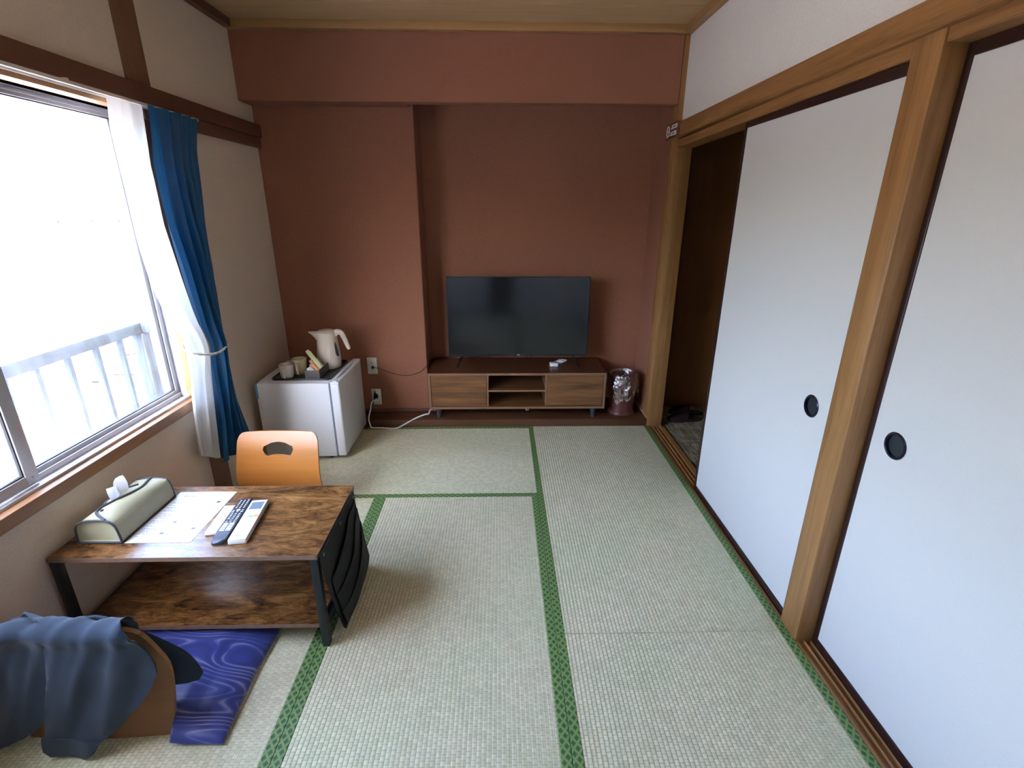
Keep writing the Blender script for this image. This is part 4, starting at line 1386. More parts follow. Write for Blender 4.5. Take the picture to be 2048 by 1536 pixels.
zb = TT + 0.012
sachet((-1.135, 3.045, zb + 0.03), (-1.222, 3.085, zb + 0.128), 0.028, 'sachet_green', 'pale green stick sachet leaning out of the box', (0.73, 0.42, 0.48))
sachet((-1.145, 3.075, zb + 0.028), (-1.240, 3.11, zb + 0.130), 0.022, 'sachet_cream', 'cream stick sachet behind the green stick sachet', (0.73, 0.42, 0.48))
sachet((-1.135, 3.02, zb + 0.012), (-1.196, 3.03, zb + 0.066), 0.026, 'sachet_orange', 'orange sachet leaning at the front of the box', (0.73, 0.42, 0.40))
sachet((-1.150, 3.055, zb + 0.02), (-1.205, 3.06, zb + 0.082), 0.026, 'sachet_orange', 'orange sachet between the green stick and the box side', (0.73, 0.42, 0.40))
sachet((-1.165, 2.995, zb + 0.010), (-1.200, 2.998, zb + 0.05), 0.03, 'sachet_white', 'small white patterned sachet at the box corner', (0.8, 0.42, 0.2))
sachet((-1.142, 3.10, zb + 0.02), (-1.198, 3.115, zb + 0.07), 0.026, 'sachet_cream', 'short cream sachet at the back of the box', (0.73, 0.42, 0.40))

# ------------------------------------------------------------------ wall outlets, plugs and cords


def outlet(cx, cz, label):
    t = thing('wall_outlet', (cx, YB, cz - 0.063), label, 'outlet', 'outlets on the terracotta pillar')
    box('outlet_plate', cx - 0.036, cx + 0.036, YB - 0.007, YB, cz - 0.063, cz + 0.063, 'plate', t, 0.003)
    f = box('socket_insert', cx - 0.012, cx + 0.012, YB - 0.0085, YB - 0.0068, cz - 0.035, cz + 0.035, 'plate', t, 0.001)
    for dz in (-0.022, 0.022):
        for dx in (-0.005, 0.005):
            box('socket_slot', cx + dx - 0.001, cx + dx + 0.001, YB - 0.0089, YB - 0.0084, cz + dz - 0.005, cz + dz + 0.005, 'slot', f, smooth=0)
    return t


O1 = (-0.949, 0.422)
O2 = (-0.938, 0.177)
outlet(*O1, 'ivory wall outlet beside the kettle with a thin black plug')
outlet(*O2, 'lower ivory wall outlet with a black and a white plug')
c1 = thing('tv_power_cord', (-0.945, YB - 0.02, 0.35), 'thin dark television cord looping from wall outlet to alcove', 'power cord')
bm = bmesh.new()
tube(bm, [(-0.943, YB - 0.0085, 0.415), (-0.943, YB - 0.022, 0.414), (-0.939, YB - 0.03, 0.413)], [0.009, 0.010, 0.007], 10)
emit('plug', bm, 'black_plug', c1)
bm = bmesh.new()
tube(bm, spline([(-0.939, YB - 0.028, 0.413), (-0.90, YB - 0.022, 0.408), (-0.80, YB - 0.006, 0.362), (-0.70, YB - 0.006, 0.345), (-0.60, YB - 0.006, 0.372), (-0.548, YB - 0.004, 0.420), (-0.538, YB + 0.03, 0.425), (-0.530, 3.75, 0.412), (-0.40, 3.815, 0.415), (-0.1, 3.81, 0.416), (0.0, 3.78, 0.47), (0.02, 3.698, 0.52)], 8), 0.0026, 6)
emit('cord', bm, 'brown_cord', c1)
c2 = thing('fridge_power_cord', (-0.96, YB - 0.02, 0.08), 'black angled plug and cord running down behind the fridge', 'power cord')
bm = bmesh.new()
prism(bm, [(-0.953, 0.17), (-0.925, 0.176), (-0.925, 0.196), (-0.940, 0.208), (-0.944, 0.232), (-0.950, 0.208)], lambda u, v, d: Vector((u, d, v)), YB - 0.03, YB - 0.0085)
emit('plug', bm, 'black_plug', c2, smooth=0)
bm = bmesh.new()
tube(bm, spline([(-0.946, YB - 0.02, 0.176), (-0.965, YB - 0.022, 0.13), (-0.985, YB - 0.024, 0.095), (-1.02, YB - 0.03, 0.08), (-1.10, YB - 0.08, 0.08)], 8), 0.0035, 6)
emit('cord', bm, 'black_plug', c2)
c3 = thing('extension_cord', (-0.94, YB - 0.02, 0.0), 'white extension cord snaking from outlet to under the television stand', 'power cord')
bm = bmesh.new()
bx(bm, -0.952, -0.926, YB - 0.026, YB - 0.0085, 0.139, 0.164, 0.004)
emit('plug', bm, 'white_plug', c3)
pts = [(-0.945, YB - 0.026, 0.155), (-0.965, YB - 0.05, 0.150), (-0.972, 3.47, 0.10), (-0.968, 3.392, 0.066), (-0.955, 3.370, 0.018)] + [tuple(atz(q, 0.006)) for q in ((748, 848), (765, 856), (790, 857.5))] + [tuple(aty((808, 849), 3.372)), tuple(aty((830, 837), 3.395)), tuple(aty((850, 829), 3.41)), (-0.535, 3.43, 0.085), (-0.525, 3.45, 0.105), (-0.51, 3.47, 0.10)]
for i_ in (5, 6, 7):
    pts[i_] = (pts[i_][0], min(pts[i_][1], 3.362), 0.0065)
bm = bmesh.new()
tube(bm, spline(pts, 8), 0.0052, 8)
emit('cord', bm, 'white_plug', c3)
bm = bmesh.new()
pts2 = spline([(-0.512, 3.468, 0.10), (-0.50, 3.475, 0.112), (-0.49, 3.48, 0.10), (-0.498, 3.47, 0.092)], 6)
tube(bm, pts2, 0.004, 6)
emit('cord_tie', bm, 'white_plug', c3)

# ------------------------------------------------------------------ low table
TBX0, TBX1, TBY0, TBY1, TBZ = -1.533, -0.628, 1.421, 1.880, 0.406
tb_ = thing('low_table', (-1.08, 1.65, 0.0), 'low rustic brown table with shelf and black steel legs', 'table')
o = box('table_top', TBX0 + 0.001, TBX1 - 0.001, TBY0 + 0.001, TBY1 - 0.001, TBZ - 0.016, TBZ, 'rustic', tb_, smooth=0)
bm = bmesh.new()
for a in ((TBX0, TBX1, TBY0, TBY0 + 0.001), (TBX0, TBX1, TBY1 - 0.001, TBY1), (TBX0, TBX0 + 0.001, TBY0, TBY1), (TBX1 - 0.001, TBX1, TBY0, TBY1)):
    bx(bm, *a, TBZ - 0.016, TBZ + 0.0002)
emit('edge_band', bm, 'rustic_edge', o, smooth=0)
SHZ = 0.108
o = box('lower_shelf', TBX0 + 0.03, TBX1 - 0.03, TBY0 + 0.004, TBY1 - 0.004, SHZ - 0.016, SHZ, 'rustic', tb_, smooth=0)
box('edge_band', TBX0 + 0.03, TBX1 - 0.03, TBY0 + 0.003, TBY0 + 0.004, SHZ - 0.016, SHZ, 'rustic_edge', o, smooth=0)
box('edge_band', TBX1 - 0.0305, TBX1 - 0.029, TBY0 + 0.03, TBY1 - 0.03, SHZ - 0.016, SHZ, 'rustic_edge', o, smooth=0)
L = 0.027
for a in (TBX0 + 0.002, TBX1 - L - 0.002):
    for c in (TBY0 + 0.002, TBY1 - L - 0.002):
        box('leg', a, a + L, c, c + L, 0.004, TBZ - 0.016, 'black_steel', tb_, 0.002)
        box('foot_pad', a + 0.002, a + L - 0.002, c + 0.002, c + L - 0.002, 0.0, 0.004, 'foot', tb_)
    box('side_bar', a, a + L, TBY0 + 0.002 + L, TBY1 - L - 0.002, TBZ - 0.016 - L, TBZ - 0.016, 'black_steel', tb_, 0.002)
    box('shelf_bar', a, a + L, TBY0 + 0.002 + L, TBY1 - L - 0.002, SHZ - 0.016 - 0.02, SHZ - 0.0165, 'black_steel', tb_, 0.002)

# side pouch hung from the table edge
pc = thing('hanging_pouch', (-0.615, 1.64, 0.02), 'black fabric pocket organiser hanging from the table side', 'fabric organiser')


def pmap(off, bulge):
    def f(u, v):
        t = v                                       # 0 top .. 1 bottom
        yy = lerp(1.428, 1.455, t) + u * (lerp(1.838, 1.850, t) - lerp(1.428, 1.455, t))
        zz = lerp(0.400, 0.028, t) + 0.0 * u
        xx = -0.6225 + 0.030 * t ** 1.5 + bulge * math.sin(math.pi * u) * math.sin(math.pi * min(1, t)) ** 0.7
        xx += 0.004 * noise.noise(Vector((u * 4, t * 4, off * 90)))
        return Vector((xx + off, yy, zz)), Vector((1, 0, 0))
    return f


bm = bmesh.new()
sheet(bm, [(0, 0), (1, 0), (1.0, 0.55), (1.02, 0.72), (1.04, 0.9), (0.9, 0.97), (0.6, 0.985), (0.3, 1.0), (0.1, 1.04), (0.06, 0.98), (0.03, 0.7), (0.0, 0.4)], [], pmap(0.0, 0.010), 0.002, 0.07)
emit('backing_panel', bm, 'black_fabric', pc, smooth=60)


def wavy(v0, amp, ph, lo, u0=0.06, u1=1.0):
    top = [(u, v0 + amp * math.sin(2 * math.pi * (u * 0.9 + ph)) + lo * (u - 0.5)) for u in [u0 + (u1 - u0) * i / 16 for i in range(17)]]
    bot = [(u1, 0.90), (0.55, 0.96), (u0 + 0.04, 0.98)]
    return top + bot


for k, (v0, amp, ph, lo, bl_) in enumerate(((0.20, 0.045, 0.15, -0.22, 0.022), (0.38, 0.05, 0.05, -0.30, 0.034), (0.60, 0.05, 0.0, -0.34, 0.046))):
    bm = bmesh.new()
    sheet(bm, wavy(v0, amp, ph, lo), [], pmap(0.004 + 0.003 * k, 0.010 + bl_ * 0.6), 0.002, 0.05)
    emit('pocket', bm, 'black_fabric', pc, smooth=60)
for u in (0.06, 0.5, 0.95):
    p, _ = pmap(0.002, 0.01)(u, 0.035)
    bm = bmesh.new()
    prism(bm, [(0.006 * math.cos(q * math.pi / 8), 0.006 * math.sin(q * math.pi / 8)) for q in range(16)], lambda a, b_, d: Vector((p.x + d, p.y + a, p.z + b_)), 0.0, 0.003)
    emit('snap', bm, 'rivet', pc)

# ------------------------------------------------------------------ tissue case
Z0 = TBZ + 0.0004
ti = thing('tissue_case', (-1.41, 1.65, Z0), 'khaki canvas tissue box cover with dark binding on the low table', 'tissue cover')


def tc_sec(y_):
    """cross section outline at y (x,z pairs, left bottom -> left top -> right top -> right bottom)"""
    t = (y_ - 1.502) / 0.30
    h = 0.088 + 0.018 * math.sin(math.pi * min(1, max(0, t)) * 0.9 + 0.35)
    return [(-1.484, 0.0), (-1.484, 0.03), (-1.480, 0.062), (-1.468, 0.080), (-1.440, h * 0.965), (-1.405, h), (-1.370, h * 0.965), (-1.350, 0.080), (-1.341, 0.062), (-1.336, 0.03), (-1.334, 0.0)]


bm = bmesh.new()
rings = []
ns = 18
for j in range(ns + 1):
    yy = lerp(1.502, 1.803, j / ns)
    ring = []
    for (xx, zz) in tc_sec(yy):
        nn = 0.003 * noise.noise(Vector((xx * 20, yy * 14, zz * 30)))
        ring.append(bm.verts.new((xx + nn, yy, Z0 + max(0, zz + (nn if zz > 0.02 else 0)))))
    rings.append(ring)
for a, b_ in zip(rings, rings[1:]):
    for q in range(len(a) - 1):
        bm.faces.new((a[q], a[q + 1], b_[q + 1], b_[q]))
    bm.faces.new((a[-1], a[0], b_[0], b_[-1]))
bm.faces.new(rings[-1])
# near end face slightly sunk
cx_ = [bm.verts.new((lerp(-1.409, v.co.x, 0.86), 1.512, lerp(Z0 + 0.045, v.co.z, 0.86))) for v in rings[0]]
for q in range(len(cx_)):
    k2 = (q + 1) % len(cx_)
    bm.faces.new((rings[0][q], rings[0][k2], cx_[k2], cx_[q]))
bm.faces.new(cx_[::-1])
emit('cover', bm, 'khaki', ti, smooth=45)


def tape(pts, r, par, nm='binding', closed=False):
    bm = bmesh.new()
    tube(bm, pts, r, 6, closed=closed)
    return emit(nm, bm, 'binding', par)


tape(spline([(x_, 1.5015, Z0 + max(z_, 0.0045)) for x_, z_ in tc_sec(1.502)], 3), 0.0042, ti)
tape([(-1.484, 1.5015, Z0 + 0.0045), (-1.334, 1.5015, Z0 + 0.0045)], 0.0045, ti)
tape(spline([(x_, 1.8035, Z0 + max(z_, 0.004)) for x_, z_ in tc_sec(1.803)], 3), 0.0038, ti)
tape([(-1.3335, 1.503, Z0 + 0.0035), (-1.3335, 1.803, Z0 + 0.0035)], 0.0035, ti)
# flap edge sweeping over the top


def top_z(x_, y_):
    s = tc_sec(y_)
    for (xa, za), (xb, zb_) in zip(s[2:9], s[3:9]):
        if xa <= x_ <= xb:
            return lerp(za, zb_, (x_ - xa) / (xb - xa))
    return 0.08


fl = [(-1.372, 1.503), (-1.388, 1.512), (-1.415, 1.528), (-1.432, 1.548), (-1.430, 1.572), (-1.415, 1.60), (-1.398, 1.635), (-1.386, 1.68), (-1.385, 1.715), (-1.394, 1.75), (-1.404, 1.78), (-1.410, 1.806)]
tape(spline([(x_, y_, Z0 + top_z(x_, y_) + 0.003) for x_, y_ in fl], 5), 0.0043, ti)
fl2 = [(-1.434, 1.585), (-1.446, 1.62), (-1.447, 1.66), (-1.438, 1.70), (-1.412, 1.735)]
tape(spline([(x_, y_, Z0 + top_z(x_, y_) + 0.002) for x_, y_ in fl2], 5), 0.004, ti)
bm = bmesh.new()
sx_, sy_ = -1.417, 1.553
lathe(bm, [(0.0055, -0.002), (0.0055, 0.002), (0.003, 0.0035)], (sx_, sy_, Z0 + top_z(sx_, sy_) + 0.002), 16)
emit('snap', bm, 'binding', ti)
# tissue standing out of the slit
bm = bmesh.new()
gr = []
for i in range(13):
    u = i / 12
    row = []
    for j in range(9):
        v = j / 8
        yy = lerp(1.61, 1.69, u) + 0.014 * math.sin(v * 3) * (u - 0.4)
        xx = -1.418 + 0.020 * math.sin(u * 6.5) * v - 0.012 * v
        hh = 0.060 - 0.030 * math.exp(-((u - 0.62) / 0.16) ** 2) + 0.010 * u
        row.append(bm.verts.new((xx, yy, Z0 + 0.095 + hh * v)))
    gr.append(row)
for i in range(12):
    for j in range(8):
        bm.faces.new((gr[i][j], gr[i + 1][j], gr[i + 1][j + 1], gr[i][j + 1]))
tag(emit('tissue', bm, 'tissue', smooth=80), 'white tissue pulled up out of the khaki cover', 'tissue')

# ------------------------------------------------------------------ information sheet
ps = thing('information_sheet', (-1.215, 1.667, Z0), 'laminated white information sheet with printed text on the table', 'paper sheet')
PX0, PX1, PY0, PY1 = -1.3295, -1.100, 1.502, 1.836
bm = bmesh.new()
sheet(bm, [(PX0, PY0), (PX1 - 0.008, PY0), (PX1, PY0 + 0.006), (PX1, PY1), (PX0, PY1)], [], lambda u, v: (Vector((u, v, Z0)), Vector((0, 0, 1))), 0.0007, 0.06)
pg = emit('page', bm, 'paper', ps, smooth=0)
ZP = Z0 + 0.0007
text('heading', 'HIIRAGI', 0.017, 'ink_dark', pg, Matrix.Translation((-1.178, PY1 - 0.032, ZP + 0.0002)), 0.0001)
text('heading', '—', 0.012, 'ink', pg, Matrix.Translation((-1.232, PY1 - 0.032, ZP + 0.0002)), 0.0001)
text('heading', '—', 0.012, 'ink', pg, Matrix.Translation((-1.125, PY1 - 0.032, ZP + 0.0002)), 0.0001)
bm = bmesh.new()


def ink(x0, x1, y0, y1):
    v = [bm.verts.new((a, b_, ZP + 0.0003)) for a, b_ in ((x0, y0), (x1, y0), (x1, y1), (x0, y1))]
    bm.faces.new(v)


for k in range(5):                       # blurred heading characters
    ink(-1.296 + k * 0.0105, -1.2885 + k * 0.0105, PY1 - 0.0355, PY1 - 0.0285)
ink(PX0 + 0.02, PX1 - 0.02, PY1 - 0.013, PY1 - 0.0118)
ink(PX0 + 0.015, PX1 - 0.015, PY1 - 0.050, PY1 - 0.049)
yrow = PY1 - 0.062
rnd = random.Random(3)
while yrow > PY0 + 0.03:
    for cx0, cx1 in ((PX0 + 0.014, -1.222), (-1.210, PX1 - 0.018)):
        wlen = (cx1 - cx0) * rnd.uniform(0.3, 0.95)
        x_ = cx0
        while x_ < cx0 + wlen:
            ww = rnd.uniform(0.004, 0.014)
            ink(x_, min(x_ + ww, cx1), yrow, yrow + 0.0026)
            x_ += ww + 0.0025
    yrow -= rnd.choice((0.0075, 0.0085, 0.016))
for yy in (PY1 - 0.115, PY1 - 0.175, PY1 - 0.235, PY0 + 0.022):
    ink(PX0 + 0.012, PX1 - 0.014, yy, yy + 0.0007)
ink(-1.2165, -1.2158, PY0 + 0.022, PY1 - 0.052)
emit('printed_text', bm, 'ink', pg, smooth=0)['kind'] = 'stuff'
for cx_, cy_ in ((-1.232, 1.555), (-1.228, 1.625), (-1.135, 1.585), (-1.135, 1.76)):
    bm = bmesh.new()
    ink(cx_ - 0.007, cx_ + 0.007, cy_ - 0.006, cy_ + 0.006)
    emit('pictogram', bm, 'ink_dark', pg, smooth=0)
bm = bmesh.new()
nx, ny = 14, 20
g = [[bm.verts.new((lerp(PX0 - 0.001, PX1 + 0.001, i / nx), lerp(PY0 - 0.001, PY1 + 0.001, j / ny), ZP + 0.0009 + 0.0005 * noise.noise(Vector((i * .5, j * .5, 0))))) for j in range(ny + 1)] for i in range(nx + 1)]
for i in range(nx):
    for j in range(ny):
        bm.faces.new((g[i][j], g[i + 1][j], g[i + 1][j + 1], g[i][j + 1]))
emit('laminate_film', bm, 'laminate', ps, smooth=80)

# ------------------------------------------------------------------ remotes


def remote(name, near, far, wd, th, mat, label, parts):
    a = Vector((near[0], near[1], Z0))
    b_ = Vector((far[0], far[1], Z0))
    d = b_ - a
    t = thing(name, tuple((a + b_) / 2), label, 'remote', None, None, math.atan2(d.y, d.x) - math.pi / 2, True)
    ln = d.length
    parts(t, ln, wd, th)
    return t


def keyb(t, x, y, w, h, z, mat, nm='key'):
    box(nm, x - w / 2, x + w / 2, y - h / 2, y + h / 2, z - 0.0006, z + 0.0010, mat, t, 0.0004, 1)


def rem_black(t, ln, wd, th):
    bm = bmesh.new()
    secs = []
    for s, hh, ww in ((0.0, 0.005, 0.86), (0.012, 0.010, 0.97), (0.05, th, 1.0), (0.5, th, 1.0), (0.95, th, 1.0), (1.0, th * .7, 0.94)):
        y_ = -ln / 2 + s * ln
        secs.append([bm.verts.new((u * wd / 2 * ww, y_, z)) for u, z in ((-0.7, 0.0), (-0.95, hh * 0.35), (-1, hh * 0.8), (-0.93, hh), (0.93, hh), (1, hh * 0.8), (0.95, hh * 0.35), (0.7, 0.0))])
    for a, b_ in zip(secs, secs[1:]):
        for q in range(8):
            bm.faces.new((a[q], a[(q + 1) % 8], b_[(q + 1) % 8], b_[q]))
    bm.faces.new(secs[0][::-1])
    bm.faces.new(secs[-1])
    body = emit('remote_body', bm, 'remote_black', t, smooth=40)
    keyb(t, 0.012, ln / 2 - 0.012, 0.009, 0.006, th, 'key_red')
    y_ = ln / 2 - 0.022
    for r in range(6):
        for c in (-0.014, 0.0, 0.014):
            keyb(t, c, y_, 0.0065, 0.0035, th, 'key_light')
        y_ -= 0.0105
    bm = bmesh.new()
    lathe(bm, [(0.007, -0.0005), (0.007, 0.001)], (0, y_ - 0.006, th), 16)
    emit('key', bm, 'key_light', t)
    for c in (-0.016, 0.016):
        keyb(t, c, y_ - 0.006, 0.007, 0.004, th, 'key_light')
        keyb(t, c, y_ - 0.017, 0.009, 0.006, th, 'key_grey')
    keyb(t, 0, y_ - 0.018, 0.006, 0.004, th, 'key_light')
    y_ -= 0.030
    for r in range(6):
        for k3, c in enumerate((-0.014, 0.0, 0.014)):
            keyb(t, c, y_, 0.008, 0.004, th, ('key_light', 'key_grey', 'key_light')[k3] if r != 4 else ('key_red', 'key_green', 'key_grey')[k3])
        y_ -= 0.0105
    y_ -= 0.001
    for r in range(5):
        for c in (-0.0105, 0.0105):
            keyb(t, c, y_, 0.0175, 0.0065, th, 'key_light')
        y_ -= 0.0102


def rem_ac(t, ln, wd, th):
    box('remote_body', -wd / 2, wd / 2, -ln / 2, ln / 2, 0.0, th - 0.003, 'remote_edge', t, 0.004, 3)
    box('front_cover', -wd / 2 + 0.001, wd / 2 - 0.001, -ln / 2 + 0.001, ln / 2 - 0.001, th - 0.0032, th, 'remote_white', t, 0.0014, 2)
    box('lcd_screen', -wd * 0.36, wd * 0.36, ln / 2 - 0.066, ln / 2 - 0.016, th - 0.0005, th + 0.0004, 'lcd', t)
    for r in range(2):
        for c in (-0.014, 0.014):
            keyb(t, c, ln / 2 - 0.080 - r * 0.016, 0.020, 0.004, th, 'key_grey')
    keyb(t, -0.018, ln / 2 - 0.112, 0.012, 0.007, th, 'key_grey')
    keyb(t, 0.000, ln / 2 - 0.114, 0.014, 0.011, th, 'key_green')
    keyb(t, 0.0185, ln / 2 - 0.113, 0.017, 0.015, th, 'key_orange')
    keyb(t, -0.016, ln / 2 - 0.124, 0.012, 0.004, th, 'key_light')
    text('brand_print', '▲ ━━━', 0.008, 'ink', t, Matrix.Translation((0.0, -ln / 2 + 0.034, th + 0.0003)), 0.0001)
    keyb(t, -0.004, -ln / 2 + 0.024, 0.018, 0.004, th - 0.0008, 'ink', 'brand_print')


def rem_small(t, ln, wd, th):
    box('remote_body', -wd / 2, wd / 2, -ln / 2, ln / 2, 0.0, th, 'remote_white', t, 0.003, 3)
    for r in range(6):
        for c in ((-0.010, 0.010), (0.0,))[r % 2]:
            bm = bmesh.new()
            lathe(bm, [(0.0032, -0.0004), (0.0032, 0.0008)], (c, ln / 2 - 0.016 - r * 0.013, th), 12)
            emit('key', bm, 'key_grey', t)
    keyb(t, 0.004, -ln / 2 + 0.035, 0.018, 0.0025, th - 0.0006, 'key_grey', 'brand_print')


remote('tv_remote', (-0.993, 1.484), (-1.022, 1.766), 0.047, 0.017, 'remote_black', 'black television remote with many small keys between two white remotes', rem_black)
remote('air_conditioner_remote', (-0.927, 1.487), (-0.959, 1.742), 0.062, 0.020, 'remote_white', 'white air conditioner remote with grey display and orange key', rem_ac)
remote('light_remote', (-1.047, 1.54), (-1.065, 1.716), 0.043, 0.013, 'remote_white', 'small plain white remote beside the information sheet', rem_small)

# ------------------------------------------------------------------ floor chairs
CPROF = [(0.0, 0.0), (0.076, 0.025), (0.152, 0.047), (0.205, 0.054), (0.252, 0.047), (0.353, 0.016), (0.43, -0.016)]   # z, forward offset of the rear face
CPZ = [z for z, _ in CPROF]


def cprof(z):
    t = spline([(yy, z_, 0) for z_, yy in CPROF], 6)
    return pw([(p.y, p.x) for p in t], z)


CTAB = [(i * 0.005, cprof(i * 0.005)) for i in range(95)]
CH_ = 0.432
CW = 0.215


def floor_chair(loc, rz, label, mat):
    t = thing('floor_chair', loc, label, 'floor chair', 'legless chairs at the low table', None, rz, True)
    bm = bmesh.new()
    rc = 0.042
    out = [(-CW, 0.002), (CW, 0.002), (CW, 0.12), (CW - 0.003, 0.25), (CW - 0.010, CH_ - rc)]
    for i in range(7):
        a = i / 6 * math.pi / 2
        out.append((CW - 0.012 - rc + rc * math.cos(a), CH_ - rc - 0.004 + rc * math.sin(a)))
    out += [(0.08, CH_), (-0.08, CH_)]
    for i in range(7):
        a = math.pi / 2 + i / 6 * math.pi / 2
        out.append((-CW + 0.012 + rc + rc * math.cos(a), CH_ - rc - 0.004 + rc * math.sin(a)))
    out += [(-CW + 0.010, CH_ - rc), (-CW + 0.003, 0.25), (-CW, 0.12)]
    hole = [(-0.078, 0.340), (-0.068, 0.318), (-0.056, 0.309), (-0.02, 0.317), (0.02, 0.317), (0.056, 0.309), (0.068, 0.318), (0.078, 0.340), (0.073, 0.356), (0.035, 0.373), (0.0, 0.378), (-0.035, 0.373), (-0.073, 0.356)]

    def mp(u, v):
        d = (pw(CTAB, v + 0.004) - pw(CTAB, v - 0.004)) / 0.008
        nrm = Vector((0, 1, -d)).normalized()
        return Vector((u, pw(CTAB, v) + 0.010 * (u / CW) ** 2 - 0.006, v)), nrm
    sheet(bm, out, [hole], mp, 0.012, 0.022)
    emit('backrest', bm, mat, t, smooth=40)
    bm = bmesh.new()
    so = [(-CW + 0.01, 0.055), (CW - 0.01, 0.055), (CW - 0.005, 0.30), (CW - 0.04, 0.385), (-CW + 0.04, 0.385), (-CW + 0.005, 0.30)]
    prism(bm, so, lambda u, v, d: Vector((u, v, d)), 0.002, 0.013)
    emit('seat', bm, mat, t, smooth=0)
    return t


NX, NY = -1.218, 1.103
floor_chair((NX, NY, 0), 0.0, 'bent plywood floor chair with navy trousers over its back', 'chairback')
floor_chair((-1.152, 2.372, 0), R(180), 'honey bent plywood floor chair with a hand hole facing the table', 'chairwood')

# blue floor cushion
bm = bmesh.new()
nu, nv = 120, 44
top, bot = [], []
for i in range(nu + 1):
    ra, rb = [], []
    for j in range(nv + 1):
        u, v = i / nu, j / nv
        x_ = lerp(-1.435, -0.835, u)
        y0_ = lerp(1.138, 1.068, sstep(-1.001, -0.990, x_))
        y_ = lerp(y0_, 1.60, v)
        su, sv = 2 * u - 1, 2 * (y_ - 1.068) / 0.532 - 1
        e = max(0.0, (1 - su ** 8) * (1 - sv ** 8)) ** 0.5
        e2 = (1 - abs(su) ** 3.2) * (1 - abs(sv) ** 3.2)
        base = lerp(0.0145, 0.003, sstep(-1.01, -0.94, x_))
        hh = base + 0.018 + 0.016 * e + 0.026 * e2
        pin = 0.008 * (1 - e)
        x2 = x_ + (-su) * 0.012 * (1 - abs(sv)) * abs(su)
        nn = 0.004 * noise.noise(Vector((x_ * 6, y_ * 6, 1.0))) * e
        ra.append(bm.verts.new((x2, y_, hh + nn - pin)))
        rb.append(bm.verts.new((x2, y_, base + pin)))
    top.append(ra)
    bot.append(rb)
for i in range(nu):
    for j in range(nv):
        bm.faces.new((top[i][j], top[i + 1][j], top[i + 1][j + 1], top[i][j + 1]))
        bm.faces.new((bot[i][j], bot[i][j + 1], bot[i + 1][j + 1], bot[i + 1][j]))
for i in range(nu):
    for j in (0, nv):
        bm.faces.new((top[i][j], top[i + 1][j], bot[i + 1][j], bot[i][j]))
for j in range(nv):
    for i in (0, nu):
        bm.faces.new((top[i][j], top[i][j + 1], bot[i][j + 1], bot[i][j]))
tag(emit('floor_cushion', bm, 'zabuton', smooth=60), 'deep blue brocade floor cushion on the chair before the table', 'cushion')

# navy trousers over the near chair
ts = thing('trousers', (NX, NY, 0.02), 'navy cotton trousers draped over the floor chair back', 'trousers')
ZTOP = CH_ + 0.004


def drape(off, seed, wr=1.0, f_out=0.0):
    """u = world x, v = distance from the fold: positive down the rear, negative down the front"""
    def f(u, v):
        w = u * 0.9 + v * 0.35
        nn = noise.noise(Vector((w * 17 + seed, v * 3.0, seed))) * 0.021 + noise.noise(Vector((w * 40, v * 8 + seed, 2.0))) * 0.006
        nn += 0.007 * abs(noise.noise(Vector((w * 26 + 5, v * 2.0 + 3, seed)))) - 0.004 * sstep(0.05, 0.0, abs(v))
        nn = (nn + 0.008) * wr
        rad = 0.018 + off
        arc = math.pi * rad / 2
        yc = NY + pw(CTAB, CH_ - 0.004)
        if abs(v) <= arc:
            a = v / rad
            p = Vector((u, yc - math.sin(a) * rad, ZTOP - 0.014 + 0.016 * noise.noise(Vector((u * 7.0, seed, 1.5))) + math.cos(a) * rad))
            nrm = Vector((0, -math.sin(a), math.cos(a)))
            return p + nrm * nn, nrm
        z = ZTOP - 0.014 + 0.016 * noise.noise(Vector((u * 7.0, seed, 1.5))) * sstep(0.12, 0.0, abs(v) - arc) - (abs(v) - arc)
        base = NY + pw(CTAB, max(z, 0)) + 0.010 * ((u - NX) / CW) ** 2
        if v > 0:
            base = lerp(base, NY - 0.004, sstep(0.02, 0.14, v))
            base = min(base, NY + pw(CTAB, max(z, 0)) + 0.010 * ((u - NX) / CW) ** 2)
            p = Vector((u, base - 0.012 - off - nn - 0.006 - 0.012 * sstep(0.1, 0.4, v), z))
            return p, Vector((0, -1, 0))
        p = Vector((u, base + 0.010 + off + nn + f_out * sstep(0.1, 0.4, -v), z))
        return p, Vector((0, 1, 0))
    return f


def rearv(q):
    p = aty(q, NY - 0.02)
    return (p.x, ZTOP - p.z + 0.012)


leg1 = [rearv(q) for q in ((98, 1300), (112, 1360), (113, 1420), (116, 1462), (121, 1484), (134, 1494), (200, 1494), (215, 1484), (226, 1464), (249, 1440), (262, 1422), (285, 1400), (302, 1375), (312, 1345), (306, 1328), (285, 1300), (268, 1275), (258, 1262))]
leg1 = [(u + (0.018 if u > -1.12 else 0.0), max(v, 0.03)) for u, v in leg1]
leg1 += [(-1.035, 0.0), (-1.035, -0.06), (-1.10, -0.20), (-1.32, -0.20), (-1.39, -0.05), (leg1[0][0], 0.0)]
bm = bmesh.new()
sheet(bm, leg1, [], drape(0.010, 3.0), 0.006, 0.014)
lg = emit('trouser_leg', bm, 'denim', ts, smooth=70)
cu_ = [rearv(q) for q in ((114, 1462), (120, 1485), (134, 1496), (200, 1496), (217, 1486), (229, 1464), (170, 1464))]
bm = bmesh.new()
sheet(bm, cu_, [], drape(0.017, 3.0), 0.005, 0.014)
emit('cuff', bm, 'denim', lg, smooth=70)
leg2 = [rearv(q) for q in ((110, 1290), (113, 1360), (113, 1422), (86, 1450), (55, 1468), (20, 1482), (-60, 1490), (-70, 1400), (-60, 1262))]
leg2 = [(u, max(v, 0.03)) for u, v in leg2]
leg2 += [(leg2[-1][0], -0.02), (-1.50, -0.10), (-1.36, -0.12), (leg2[0][0], -0.02)]
bm = bmesh.new()
